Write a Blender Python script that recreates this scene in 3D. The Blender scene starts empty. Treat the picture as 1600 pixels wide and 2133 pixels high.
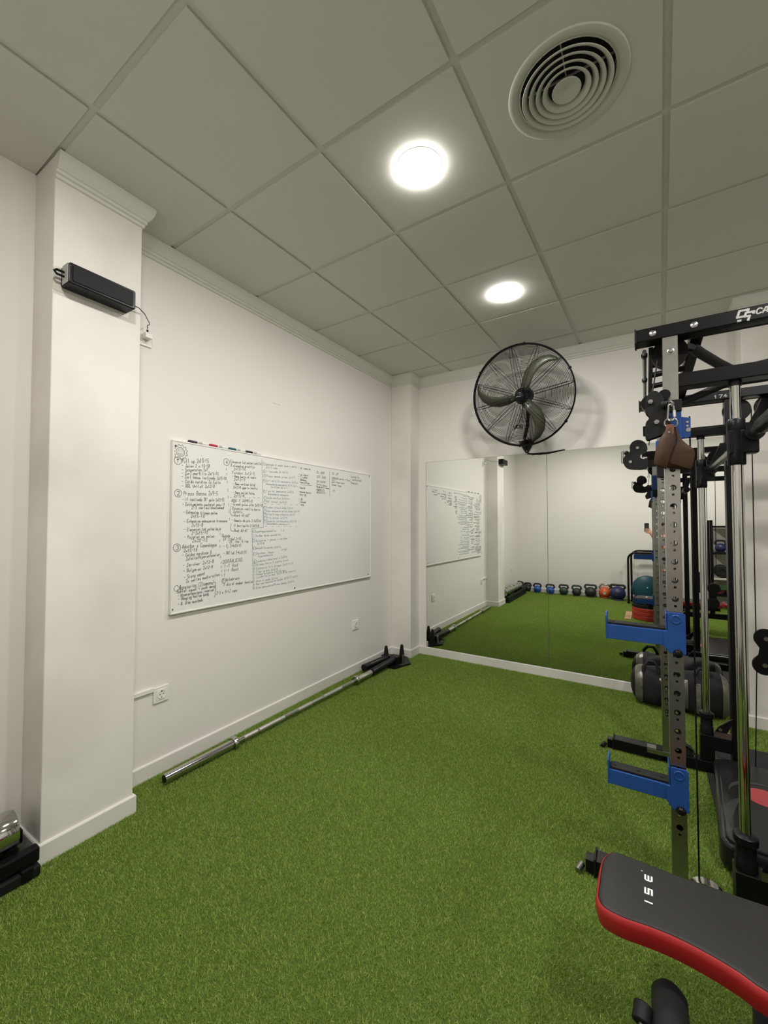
import bpy, bmesh, math, random
from mathutils import Vector, Matrix
random.seed(7)
C = bpy.context.scene.collection
PI = math.pi
R = math.radians

# ------------------------------------------------------------------ camera, world, lights, exposure
cam = bpy.data.cameras.new('camera')
cam.sensor_fit = 'HORIZONTAL'; cam.sensor_width = 36.0
cam.lens = 868.7 / 1600 * 36.0
cam.clip_start = 0.004; cam.clip_end = 60
camo = bpy.data.objects.new('camera', cam); C.objects.link(camo)
camo.location = (0, 0, 1.36)
camo.rotation_euler = (R(90 + 1.63), 0, R(32.15))
bpy.context.scene.camera = camo

w = bpy.data.worlds.new('world'); bpy.context.scene.world = w; w.use_nodes = True
w.node_tree.nodes['Background'].inputs[0].default_value = (0.9, 0.95, 1.0, 1)
w.node_tree.nodes['Background'].inputs[1].default_value = 0.03
vs = bpy.context.scene.view_settings
vs.view_transform = 'Standard'; vs.look = 'None'; vs.gamma = 1; vs.use_curve_mapping = False
vs.exposure = 0.0
cy = bpy.context.scene.cycles
cy.use_denoising = True
cy.max_bounces = 10; cy.diffuse_bounces = 5; cy.glossy_bounces = 6
cy.sample_clamp_indirect = 6
cy.caustics_reflective = False; cy.caustics_refractive = False
LAMP = 285.0         # emission of the round ceiling panels

# ------------------------------------------------------------------ materials
def mat(name, col, rough=0.5, metal=0.0, spec=0.5, coat=0.0, noise=None, bump=None, emit=None):
    m = bpy.data.materials.new(name); m.use_nodes = True
    nt = m.node_tree; b = nt.nodes['Principled BSDF']
    b.inputs['Base Color'].default_value = (*col, 1)
    b.inputs['Roughness'].default_value = rough
    b.inputs['Metallic'].default_value = metal
    b.inputs['Specular IOR Level'].default_value = spec
    b.inputs['Coat Weight'].default_value = coat
    tc = nt.nodes.new('ShaderNodeTexCoord')
    if noise:                                   # (scale, amount, second colour)
        n = nt.nodes.new('ShaderNodeTexNoise'); n.inputs['Scale'].default_value = noise[0]
        n.inputs['Detail'].default_value = 5
        nt.links.new(tc.outputs['Object'], n.inputs['Vector'])
        r = nt.nodes.new('ShaderNodeMapRange')
        r.inputs[1].default_value = 0.4; r.inputs[2].default_value = 0.75
        r.inputs[3].default_value = 0; r.inputs[4].default_value = noise[1]
        nt.links.new(n.outputs['Fac'], r.inputs[0])
        x = nt.nodes.new('ShaderNodeMix'); x.data_type = 'RGBA'
        x.inputs[6].default_value = (*col, 1); x.inputs[7].default_value = (*noise[2], 1)
        nt.links.new(r.outputs[0], x.inputs[0]); nt.links.new(x.outputs[2], b.inputs['Base Color'])
    if bump:                                    # (scale, strength, distance)
        n = nt.nodes.new('ShaderNodeTexNoise'); n.inputs['Scale'].default_value = bump[0]
        n.inputs['Detail'].default_value = 3
        nt.links.new(tc.outputs['Object'], n.inputs['Vector'])
        bp = nt.nodes.new('ShaderNodeBump'); bp.inputs['Strength'].default_value = bump[1]
        bp.inputs['Distance'].default_value = bump[2]
        nt.links.new(n.outputs['Fac'], bp.inputs['Height']); nt.links.new(bp.outputs[0], b.inputs['Normal'])
    if emit:
        b.inputs['Emission Color'].default_value = (*emit[0], 1)
        b.inputs['Emission Strength'].default_value = emit[1]
    return m
WALL = mat('wall_paint', (0.78, 0.755, 0.725), 0.75, noise=(1.6, 0.25, (0.73, 0.705, 0.67)), bump=(90, 0.12, 0.002))
PILLARM = mat('pillar_paint', (0.78, 0.755, 0.72), 0.72, noise=(2.3, 0.9, (0.63, 0.605, 0.555)), bump=(60, 0.15, 0.003))
SKIRT = mat('skirting_paint', (0.74, 0.72, 0.68), 0.4)
MOULD = mat('plaster_moulding', (0.70, 0.69, 0.645), 0.75)
TILEM = mat('ceiling_tile', (0.66, 0.65, 0.60), 0.85, noise=(3.0, 0.3, (0.62, 0.61, 0.56)), bump=(220, 0.2, 0.001))
BARM = mat('grid_bar_paint', (0.60, 0.595, 0.54), 0.55)
TURFBASE = mat('turf_backing', (0.07, 0.11, 0.015), 0.95)
MIRROR = mat('mirror_silver', (0.88, 0.90, 0.86), 0.0, 1.0)
MEDGE = mat('mirror_edge', (0.08, 0.11, 0.09), 0.4)
BLACK = mat('black_powder_coat', (0.004, 0.004, 0.005), 0.36, spec=0.22)
BLACKM = mat('black_matt', (0.008, 0.008, 0.008), 0.6, spec=0.25, bump=(200, 0.2, 0.001))
RUBBER = mat('black_rubber', (0.009, 0.009, 0.0095), 0.7, spec=0.3, bump=(150, 0.3, 0.001))
GREYRUB = mat('grey_rubber_mat', (0.022, 0.022, 0.023), 0.8, spec=0.3, noise=(200, 0.6, (0.04, 0.04, 0.04)))
CHROME = mat('chrome', (0.56, 0.56, 0.54), 0.09, 1.0)
STEEL = mat('brushed_steel', (0.40, 0.395, 0.38), 0.3, 1.0, noise=(14, 0.6, (0.30, 0.29, 0.27)))
KNURL = mat('knurled_steel', (0.66, 0.66, 0.64), 0.38, 1.0, bump=(900, 0.5, 0.0006))
BLUE = mat('blue_powder_coat', (0.016, 0.070, 0.27), 0.38, spec=0.35)
REDV = mat('red_vinyl', (0.36, 0.016, 0.017), 0.42, bump=(260, 0.15, 0.001))
BLKV = mat('black_vinyl', (0.018, 0.017, 0.016), 0.5, spec=0.3, bump=(320, 0.3, 0.001))
WHITEP = mat('white_print', (0.8, 0.8, 0.77), 0.6)
GREYP = mat('grey_print', (0.45, 0.45, 0.43), 0.6)
BOARD = mat('whiteboard_enamel', (0.80, 0.80, 0.775), 0.22, noise=(2.5, 0.4, (0.75, 0.745, 0.74)))
BFRAME = mat('whiteboard_frame', (0.80, 0.79, 0.76), 0.35)
INKB = mat('black_marker_ink', (0.08, 0.075, 0.08), 0.7)
INKT = mat('teal_marker_ink', (0.14, 0.25, 0.27), 0.7)
INKG = mat('faded_marker_ink', (0.38, 0.38, 0.38), 0.7)
WPLAST = mat('white_plastic', (0.80, 0.79, 0.75), 0.35)
DARKHOLE = mat('dark_recess', (0.01, 0.01, 0.012), 0.8)
GREYPL = mat('grey_painted_metal', (0.56, 0.55, 0.50), 0.5)
LIGHTM = mat('lamp_diffuser', (1, 1, 1), 0.4, emit=((1.0, 0.96, 0.91), LAMP))
OLIVE = mat('olive_grey_blade', (0.085, 0.09, 0.06), 0.4, 0.2)
LEATHER = mat('brown_leather', (0.046, 0.021, 0.010), 0.55, spec=0.3, noise=(30, 0.7, (0.07, 0.035, 0.018)), bump=(110, 0.2, 0.0012))
TAN = mat('tan_leather', (0.12, 0.04, 0.022), 0.5, bump=(160, 0.3, 0.001))
SILVF = mat('silver_fabric', (0.22, 0.21, 0.19), 0.35, 0.5, noise=(9, 0.8, (0.07, 0.065, 0.06)), bump=(25, 0.6, 0.012))
ORANGE = mat('orange_enamel', (0.62, 0.10, 0.025), 0.35)
NAVY = mat('navy_enamel', (0.018, 0.022, 0.10), 0.4)
KBBLUE = mat('blue_vinyl', (0.02, 0.09, 0.38), 0.45)
KBGREEN = mat('dark_green_vinyl', (0.02, 0.05, 0.035), 0.45)
KBBLACK = mat('kettlebell_black', (0.02, 0.02, 0.02), 0.5)
REDRUB = mat('red_bumper_rubber', (0.45, 0.035, 0.02), 0.6)
TEAL = mat('teal_ball_rubber', (0.012, 0.075, 0.11), 0.4)
WOOD = mat('plywood', (0.42, 0.27, 0.15), 0.6, noise=(8, 0.8, (0.33, 0.2, 0.1)))
GREENB = mat('green_panel', (0.03, 0.10, 0.03), 0.6)
SKIN = mat('skin', (0.50, 0.27, 0.19), 0.55)
SHIRT = mat('dark_cotton', (0.02, 0.02, 0.024), 0.9)
TROUSER = mat('charcoal_cotton', (0.03, 0.03, 0.035), 0.9)
HAIR = mat('dark_hair', (0.02, 0.013, 0.01), 0.6)
PHONEM = mat('phone_glass', (0.015, 0.02, 0.022), 0.15)
REDC = mat('red_print', (0.42, 0.05, 0.06), 0.4)
GLOSSBLK = mat('glossy_black_plastic', (0.011, 0.011, 0.012), 0.25, spec=0.35)
DGREY = mat('dark_grey_print', (0.035, 0.035, 0.034), 0.4)
CLEAR = mat('translucent_tape', (0.68, 0.66, 0.60), 0.4)

# turf blades: colour varies per blade, paler at the tip
TURF = bpy.data.materials.new('turf_blade'); TURF.use_nodes = True
nt = TURF.node_tree; b = nt.nodes['Principled BSDF']
g = nt.nodes.new('ShaderNodeNewGeometry'); cr = nt.nodes.new('ShaderNodeValToRGB')
e = cr.color_ramp.elements
e[0].position = 0; e[0].color = (0.16, 0.28, 0.033, 1)
e[1].position = 1; e[1].color = (0.60, 0.66, 0.27, 1)
q = e.new(0.45); q.color = (0.285, 0.425, 0.07, 1)
q = e.new(0.85); q.color = (0.41, 0.55, 0.12, 1)
nt.links.new(g.outputs['Random Per Island'], cr.inputs[0]); nt.links.new(cr.outputs[0], b.inputs['Base Color'])
b.inputs['Roughness'].default_value = 0.5; b.inputs['Specular IOR Level'].default_value = 0.25
tl = nt.nodes.new('ShaderNodeBsdfTranslucent'); mxs = nt.nodes.new('ShaderNodeMixShader'); mxs.inputs[0].default_value = 0.3
nt.links.new(cr.outputs[0], tl.inputs[0]); nt.links.new(b.outputs[0], mxs.inputs[1]); nt.links.new(tl.outputs[0], mxs.inputs[2])
nt.links.new(mxs.outputs[0], nt.nodes['Material Output'].inputs[0])

# ------------------------------------------------------------------ helpers
def link(name, me, m, parent=None, smooth=False, bevel=0.0):
    o = bpy.data.objects.new(name, me); C.objects.link(o)
    if m is not None and not me.materials: me.materials.append(m)
    if parent is not None: o.parent = parent
    if smooth:
        me.polygons.foreach_set('use_smooth', [True] * len(me.polygons))
        me.set_sharp_from_angle(angle=R(38))
    if bevel:
        md = o.modifiers.new('bevel', 'BEVEL'); md.width = bevel; md.segments = 2; md.limit_method = 'ANGLE'
        md.angle_limit = R(40)
    return o
class MB:
    """collects shapes and links them as one mesh object"""
    def __init__(s): s.v = []; s.f = []; s.mi = []
    def add(s, vs_, fs, mi=0):
        n = len(s.v); s.v += [tuple(p) for p in vs_]; s.f += [tuple(i + n for i in f) for f in fs]
        s.mi += [mi] * len(fs); return s
    def box(s, a, b, M=None, mi=0):
        x0, y0, z0 = a; x1, y1, z1 = b
        p = [Vector(q) for q in ((x0,y0,z0),(x1,y0,z0),(x1,y1,z0),(x0,y1,z0),(x0,y0,z1),(x1,y0,z1),(x1,y1,z1),(x0,y1,z1))]
        if M: p = [M @ q for q in p]
        return s.add(p, [(0,3,2,1),(4,5,6,7),(0,1,5,4),(1,2,6,5),(2,3,7,6),(3,0,4,7)], mi)
    def cyl(s, p, q, r, r2=None, n=20, mi=0, cap=True):
        p = Vector(p); q = Vector(q); r2 = r if r2 is None else r2
        d = (q - p).normalized(); a = d.orthogonal().normalized(); b_ = d.cross(a)
        vs_ = []
        for c, rr in ((p, r), (q, r2)):
            for i in range(n):
                t = 2 * PI * i / n; vs_.append(c + (a * math.cos(t) + b_ * math.sin(t)) * rr)
        fs = [(i, (i+1) % n, n + (i+1) % n, n + i) for i in range(n)]
        if cap: fs += [tuple(range(n-1, -1, -1)), tuple(range(n, 2*n))]
        return s.add(vs_, fs, mi)
    def tube(s, pts, r, n=10, mi=0, closed=False, rad=None):
        pts = [Vector(p) for p in pts]; m = len(pts); vs_ = []; up = None
        for i, p in enumerate(pts):
            if closed: d = (pts[(i+1) % m] - pts[i-1]).normalized()
            else: d = (pts[min(i+1, m-1)] - pts[max(i-1, 0)]).normalized()
            if up is None: up = d.orthogonal().normalized()
            up = (up - d * up.dot(d)).normalized(); sd = d.cross(up)
            rr = rad[i] if rad else r
            for k in range(n):
                t = 2 * PI * k / n; vs_.append(p + (up * math.cos(t) + sd * math.sin(t)) * rr)
        fs = []
        for i in range(m if closed else m - 1):
            j = (i + 1) % m
            for k in range(n): fs.append((i*n + k, i*n + (k+1) % n, j*n + (k+1) % n, j*n + k))
        if not closed: fs += [tuple(range(n-1, -1, -1)), tuple(range((m-1)*n, m*n))]
        return s.add(vs_, fs, mi)
    def lathe(s, prof, M=None, n=32, mi=0, closed=False):
        """prof: (radius, height) points round the z axis, M places it"""
        M = M or Matrix(); vs_ = []; k = len(prof)
        for i in range(n):
            t = 2 * PI * i / n
            for r, h in prof: vs_.append(M @ Vector((r * math.cos(t), r * math.sin(t), h)))
        fs = []
        for i in range(n):
            j = (i + 1) % n
            for a in range(k if closed else k - 1):
                b_ = (a + 1) % k
                fs.append((i*k + a, j*k + a, j*k + b_, i*k + b_))
        return s.add(vs_, fs, mi)
    def prism(s, poly, d, mi=0):
        """poly: 3-D outline (flat), extruded by vector d"""
        poly = [Vector(p) for p in poly]; d = Vector(d); n = len(poly)
        nrm = Vector()
        for i in range(n): nrm += poly[i].cross(poly[(i+1) % n])
        if nrm.dot(d) < 0: poly = poly[::-1]
        fs = [tuple(range(n-1, -1, -1)), tuple(range(n, 2*n))] + [(i, (i+1) % n, n + (i+1) % n, n + i) for i in range(n)]
        return s.add(poly + [p + d for p in poly], fs, mi)
    def build(s, name, m, parent=None, smooth=False, bevel=0.0, weld=False):
        me = bpy.data.meshes.new(name); me.from_pydata(s.v, [], s.f)
        if isinstance(m, (list, tuple)):
            for q in m: me.materials.append(q)
            me.polygons.foreach_set('material_index', s.mi)
        else: me.materials.append(m)
        if weld:
            bm = bmesh.new(); bm.from_mesh(me); bmesh.ops.remove_doubles(bm, verts=bm.verts, dist=1e-5)
            bmesh.ops.recalc_face_normals(bm, faces=bm.faces); bm.to_mesh(me); bm.free()
        me.update()
        return link(name, me, None, parent, smooth, bevel)
def empty(name, loc=(0, 0, 0), label=None, cat=None, group=None, rz=0):
    o = bpy.data.objects.new(name, None); C.objects.link(o); o.location = loc; o.rotation_euler[2] = rz
    o.empty_display_size = 0.1
    return tag(o, label, cat, group)
def tag(o, label=None, cat=None, group=None, kind=None):
    if label: o['label'] = label
    if cat: o['category'] = cat
    if group: o['group'] = group
    if kind: o['kind'] = kind
    return o
def copy_tree(o, parent=None):
    c = o.copy(); C.objects.link(c)
    if parent is not None: c.parent = parent
    for ch in list(o.children): copy_tree(ch, c)
    return c
def S(o): o['kind'] = 'structure'; return o
def arc(c, r, a0, a1, n, ax='xz'):
    out = []
    for i in range(n + 1):
        t = R(a0 + (a1 - a0) * i / n); u, v = r * math.cos(t), r * math.sin(t)
        if ax == 'xz': out.append((c[0] + u, c[1], c[2] + v))
        elif ax == 'xy': out.append((c[0] + u, c[1] + v, c[2]))
        else: out.append((c[0], c[1] + u, c[2] + v))
    return out
def rrect(x0, y0, x1, y1, r, n=6):
    out = []
    for cx, cy_, a in ((x1-r, y1-r, 0), (x0+r, y1-r, 90), (x0+r, y0+r, 180), (x1-r, y0+r, 270)):
        for i in range(n + 1):
            t = R(a + 90 * i / n); out.append((cx + r * math.cos(t), cy_ + r * math.sin(t)))
    return out

# ------------------------------------------------------------------ the room
ZC = 2.921                                     # ceiling plane
XL, YM, YB, XR = -2.29, 3.98, -0.85, 2.4       # left wall, mirror wall, back wall, right wall
FL = -0.012
def wallbox(name, a, b_, m=WALL): return S(MB().box(a, b_).build(name, m))
wallbox('wall_left', (XL - 0.12, YB - 0.12, FL), (XL, YM + 0.12, ZC + 0.06))
wallbox('wall_far', (XL, YM, FL), (XR, YM + 0.12, ZC + 0.06))
wallbox('wall_back', (XL, YB - 0.12, FL), (XR, YB, ZC + 0.06))
wallbox('wall_right', (XR, YB - 0.12, FL), (XR + 0.12, YM + 0.12, ZC + 0.06))
S(MB().box((XL, YB, FL - 0.05), (XR, YM, FL)).build('floor', TURFBASE))
# pillars
S(MB().box((XL, 0.716, FL), (-2.087, 1.075, ZC)).build('trim_1', PILLARM, bevel=0.004))
S(MB().box((XL, 3.79, FL), (-2.06, YM, ZC)).build('trim_2', PILLARM, bevel=0.004))
S(MB().box((0.575, 3.73, FL), (1.15, YM, ZC)).build('trim_3', PILLARM, bevel=0.004))

def sweep(name, path, prof, m, left=True, parent=None):
    """profile (offset from wall, height) along a 2-D path with mitred corners; offset goes to the right of travel"""
    mb = MB(); n = len(path); k = len(prof); vs_ = []
    for i, p in enumerate(path):
        p = Vector(p)
        d0 = (p - Vector(path[i-1])).normalized() if i else None
        d1 = (Vector(path[i+1]) - p).normalized() if i < n-1 else None
        n0 = Vector((d0.y, -d0.x)) if d0 else None; n1 = Vector((d1.y, -d1.x)) if d1 else None
        if n0 is None: o = n1
        elif n1 is None: o = n0
        else:
            o = (n0 + n1); o = o / max(0.2, o.dot(n0))
        for off, z in prof: vs_.append((p.x + o.x * off, p.y + o.y * off, z))
    fs = []
    for i in range(n-1):
        for a in range(k):
            b_ = (a+1) % k; fs.append((i*k+a, i*k+b_, (i+1)*k+b_, (i+1)*k+a))
    fs += [tuple(range(k)), tuple(range(n*k-1, (n-1)*k-1, -1))]
    mb.add(vs_, fs); return S(mb.build(name, m, parent, weld=True))
MP = [(0, 0.001), (0.045, 0.001), (0.0445, -0.012), (0.040, -0.030), (0.031, -0.050), (0.022, -0.064), (0.016, -0.068), (0.016, -0.081),
      (0.008, -0.085), (0.008, -0.099), (0.0, -0.102)]
MP = [(a, ZC + z) for a, z in MP]
# path order so that the room lies to the right of travel (going +y along the left wall, then +x)
sweep('trim_4', [(-2.087, 0.716), (-2.087, 1.075), (XL, 1.075), (XL, 3.79), (-2.06, 3.79), (-2.06, YM), (0.575, YM), (0.575, 3.73), (1.15, 3.73),
                 (1.15, YM), (XR, YM)], MP, MOULD)
BP = [(0, FL), (0.011, FL), (0.011, 0.066), (0.008, 0.071), (0, 0.072)]
sweep('baseboard_left', [(XL, YB), (XL, 0.716), (-2.087, 0.716), (-2.087, 1.075), (XL, 1.075), (XL, 3.79), (-2.06, 3.79), (-2.06, YM)], BP, SKIRT)
sweep('baseboard_far', [(-2.06 + 0.011, YM), (0.575, YM), (0.575, 3.73), (1.15, 3.73), (1.15, YM), (XR, YM)], BP, SKIRT)
sweep('baseboard_back', [(XR, YB), (XL + 0.011, YB)], BP, SKIRT)

# ceiling: slab, grid bars and lay-in tiles; the grid is turned 1.39 degrees against the walls
ceil = S(MB().box((XL - 0.12, YB - 0.12, ZC + 0.06), (XR + 0.12, YM + 0.12, ZC + 0.16)).build('ceiling', DARKHOLE))
GA = R(-1.39); G0 = Vector((-1.7398, 0.712)); GS = 0.6
def gridpt(i, j):
    u = Vector((math.cos(GA), math.sin(GA))) * GS; v = Vector((-math.sin(GA), math.cos(GA))) * GS
    return G0 + u * i + v * j
def clip(poly, room=(XL + 0.0, YB, XR, YM)):
    x0, y0, x1, y1 = room
    for ax, lim, sg in ((0, x0, 1), (0, x1, -1), (1, y0, 1), (1, y1, -1)):
        out = []
        for i in range(len(poly)):
            a, b_ = poly[i-1], poly[i]
            ia = (a[ax] - lim) * sg >= 0; ib = (b_[ax] - lim) * sg >= 0
            if ia != ib:
                t = (lim - a[ax]) / (b_[ax] - a[ax]); out.append((a[0] + (b_[0]-a[0])*t, a[1] + (b_[1]-a[1])*t))
            if ib: out.append((b_[0], b_[1]))
        poly = out
        if len(poly) < 3: return None
    return poly
def disc(c, r, n=40): return [(c[0] + r*math.cos(2*PI*i/n), c[1] + r*math.sin(2*PI*i/n)) for i in range(n)]
LAMPS = [(1, 1), (1, 3), (1, -1), (4, 1), (4, -1)]
VENT = (2, 1)
for i in range(-2, 8):
    for j in range(-3, 6):
        e_ = 0.0135
        cs = []
        for a, b_, sx, sy in ((0,0,1,1), (1,0,-1,1), (1,1,-1,-1), (0,1,1,-1)):
            p = gridpt(i + a + sx*e_/GS, j + b_ + sy*e_/GS); cs.append((p.x, p.y))
        poly = clip(cs)
        if not poly: continue
        if abs(sum(poly[k-1][0]*poly[k][1] - poly[k][0]*poly[k-1][1] for k in range(len(poly)))) < 0.004: continue
        hole = 0.078 if (i, j) in LAMPS else (0.158 if (i, j) == VENT else 0)
        mb = MB()
        if hole:                                # square tile with a round cut-out
            c = gridpt(i + 0.5, j + 0.5); n = 40; ring = []; out = []
            for k in range(n):
                t = 2*PI*k/n + PI/4; d = Vector((math.cos(t), math.sin(t)))
                ring.append(c + Matrix.Rotation(GA, 2) @ d * hole)
                s_ = (GS/2 - e_) / max(abs(d.x), abs(d.y)); out.append(c + Matrix.Rotation(GA, 2) @ d * s_)
            vs_ = [(p.x, p.y, ZC) for p in ring] + [(p.x, p.y, ZC) for p in out] + [(p.x, p.y, ZC + 0.015) for p in ring] + [(p.x, p.y, ZC + 0.015) for p in out]
            fs = []
            for k in range(n):
                l = (k+1) % n
                fs += [(k, l, n+l, n+k), (2*n+k, 3*n+k, 3*n+l, 2*n+l), (k, 2*n+k, 2*n+l, l), (n+k, n+l, 3*n+l, 3*n+k)]
            mb.add(vs_, fs)
            mb.build('ceiling_tile', TILEM, ceil, weld=True)
        else:
            dz = random.uniform(-0.0007, 0.0007)
            mb.prism([(x, y, ZC + dz) for x, y in poly], (0, 0, 0.014)).build('ceiling_tile', TILEM, ceil)
hb = 0.015
for i in range(-1, 8):                          # main bars, along the room
    p = gridpt(i, -3.2); q_ = gridpt(i, 6.2); n_ = (q_ - p).normalized(); s_ = Vector((n_.y, -n_.x)) * hb
    poly = clip([(p-s_)[:], (p+s_)[:], (q_+s_)[:], (q_-s_)[:]])
    if poly: MB().prism([(x, y, ZC + 0.0065) for x, y in poly], (0, 0, 0.03)).build('grid_bar', BARM, ceil)
for j in range(-2, 6):                          # cross bars
    p = gridpt(-2.2, j); q_ = gridpt(8.2, j); n_ = (q_ - p).normalized(); s_ = Vector((n_.y, -n_.x)) * hb
    poly = clip([(p-s_)[:], (p+s_)[:], (q_+s_)[:], (q_-s_)[:]])
    if poly: MB().prism([(x, y, ZC + 0.007) for x, y in poly], (0, 0, 0.03)).build('grid_bar', BARM, ceil)

# ceiling lamps
names = {(1, 1): 'round recessed ceiling lamp, lit, larger one nearest the viewer', (1, 3): 'round recessed ceiling lamp, lit, above and in front of the wall fan',
         (1, -1): 'round recessed ceiling lamp behind the viewer, above the left pillar side', (4, 1): 'round recessed ceiling lamp above the cable rack, near row',
         (4, -1): 'round recessed ceiling lamp above the shelf rack at the back wall'}
for (i, j) in LAMPS:
    c = gridpt(i + 0.5, j + 0.5)
    t = empty('ceiling_lamp', (c.x, c.y, ZC), names[(i, j)], 'ceiling lamp', 'round ceiling lamps')
    MB().lathe([(0.0887, 0.0), (0.0985, 0.0), (0.0980, -0.0010), (0.0887, -0.0012)], n=48, closed=True).build('lamp_ring', GREYPL, t, smooth=True)
    MB().lathe([(0.0001, -0.0080), (0.06, -0.0080), (0.083, -0.0072), (0.0885, -0.0042), (0.0885, 0.0)], n=48).build('diffuser', LIGHTM, t, smooth=True)

# round air diffuser
c = gridpt(VENT[0] + 0.5, VENT[1] + 0.5)
t = empty('ceiling_vent', (c.x, c.y, ZC), 'large round ceiling air vent of concentric rings beside the near lamp', 'vent')
MB().lathe([(0.199, 0.0), (0.197, -0.006), (0.19, -0.009), (0.175, -0.008), (0.163, 0.0), (0.157, 0.02), (0.156, 0.05), (0.158, 0.05), (0.16, 0.02), (0.166, 0.003)], n=64, closed=True).build('flange', GREYPL, t, smooth=True)
MB().lathe([(0.0001, 0.055), (0.158, 0.055)], n=48).build('duct_back', DARKHOLE, t)
for r_ in (0.1495, 0.126, 0.1025, 0.0795):
    MB().lathe([(r_, -0.013), (r_ + 0.0012, -0.011), (r_ - 0.004, -0.005), (r_ - 0.017, 0.008), (r_ - 0.019, 0.0065), (r_ - 0.015, -0.003), (r_ - 0.004, -0.0125)], n=64, closed=True).build('vent_ring', GREYPL, t, smooth=True)
MB().lathe([(0.0001, -0.001), (0.014, -0.003), (0.03, -0.009), (0.047, -0.0125), (0.0485, -0.010), (0.044, -0.003), (0.02, 0.007), (0.0001, 0.009)], n=48).build('centre_cone', GREYPL, t, smooth=True)
MB().box((-0.15, -0.002, 0.036), (0.15, 0.002, 0.042)).build('cross_brace', GREYPL, t)
MB().box((-0.002, -0.15, 0.037), (0.002, 0.15, 0.043)).build('cross_brace', GREYPL, t)

# ------------------------------------------------------------------ artificial turf
PS = 0.5
def turf_patch():
    rnd = random.Random(3); v = []; f = []
    for _ in range(30000):
        x = rnd.uniform(-PS/2, PS/2); y = rnd.uniform(-PS/2, PS/2); a = rnd.uniform(0, 2*PI)
        h = rnd.uniform(0.012, 0.022); w_ = rnd.uniform(0.0006, 0.0012); ln = rnd.uniform(0.003, 0.014) ; la = rnd.uniform(0, 2*PI)
        dx, dy = math.cos(a)*w_, math.sin(a)*w_; lx, ly = math.cos(la)*ln, math.sin(la)*ln
        n = len(v)
        v += [(x-dx, y-dy, 0), (x+dx, y+dy, 0), (x+dx*0.8+lx*0.35, y+dy*0.8+ly*0.35, h*0.6), (x-dx*0.8+lx*0.35, y-dy*0.8+ly*0.35, h*0.6), (x+lx, y+ly, h)]
        f += [(n, n+1, n+2, n+3), (n+3, n+2, n+4)]
    me = bpy.data.meshes.new('turf'); me.from_pydata(v, [], f); me.materials.append(TURF); return me
turf = bpy.data.objects.new('artificial_turf', turf_patch()); C.objects.link(turf)
NX, NY = 10, 10
turf.location = (XL + NX*PS/2 - 0.02, YM + 0.02 - NY*PS/2, FL - 0.008)
tag(turf, 'short green artificial turf covering the whole gym floor', 'turf', kind='stuff')
ng = bpy.data.node_groups.new('turf_tiles', 'GeometryNodeTree')
ng.interface.new_socket('Geometry', in_out='INPUT', socket_type='NodeSocketGeometry')
ng.interface.new_socket('Geometry', in_out='OUTPUT', socket_type='NodeSocketGeometry')
N = ng.nodes.new; L = ng.links.new
gi = N('NodeGroupInput'); go = N('NodeGroupOutput')
gr = N('GeometryNodeMeshGrid'); gr.inputs[0].default_value = (NX-1)*PS; gr.inputs[1].default_value = (NY-1)*PS
gr.inputs[2].default_value = NX; gr.inputs[3].default_value = NY
ip = N('GeometryNodeInstanceOnPoints'); rv = N('FunctionNodeRandomValue'); rv.data_type = 'INT'
rv.inputs[4].default_value = 0; rv.inputs[5].default_value = 3
mu = N('ShaderNodeMath'); mu.operation = 'MULTIPLY'; mu.inputs[1].default_value = PI/2
cb = N('ShaderNodeCombineXYZ')
L(rv.outputs[2], mu.inputs[0]); L(mu.outputs[0], cb.inputs[2])
L(gr.outputs[0], ip.inputs['Points']); L(gi.outputs[0], ip.inputs['Instance']); L(cb.outputs[0], ip.inputs['Rotation'])
L(ip.outputs[0], go.inputs[0])
md = turf.modifiers.new('tiles', 'NODES'); md.node_group = ng

# ------------------------------------------------------------------ mirror panels (on the far wall)
mx = [-1.972, -0.754, 0.572]
for k in range(2):
    t = empty('wall_mirror', (mx[k], YM, 0.074), ('left mirror panel on the far wall, beside the corner pillar', 'right mirror panel on the far wall, behind the cable rack')[k], 'mirror')
    W_ = mx[k+1] - mx[k] - 0.001; H_ = 1.938
    MB().box((0, -0.0045, 0), (W_, -0.0005, H_)).build('backing', MEDGE, t)
    MB().add([(0.0015, -0.005, 0.0015), (W_ - 0.0015, -0.005, 0.0015), (W_ - 0.0015, -0.005, H_ - 0.0015), (0.0015, -0.005, H_ - 0.0015)], [(0, 1, 2, 3)]).build('mirror_glass', MIRROR, t)

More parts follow.
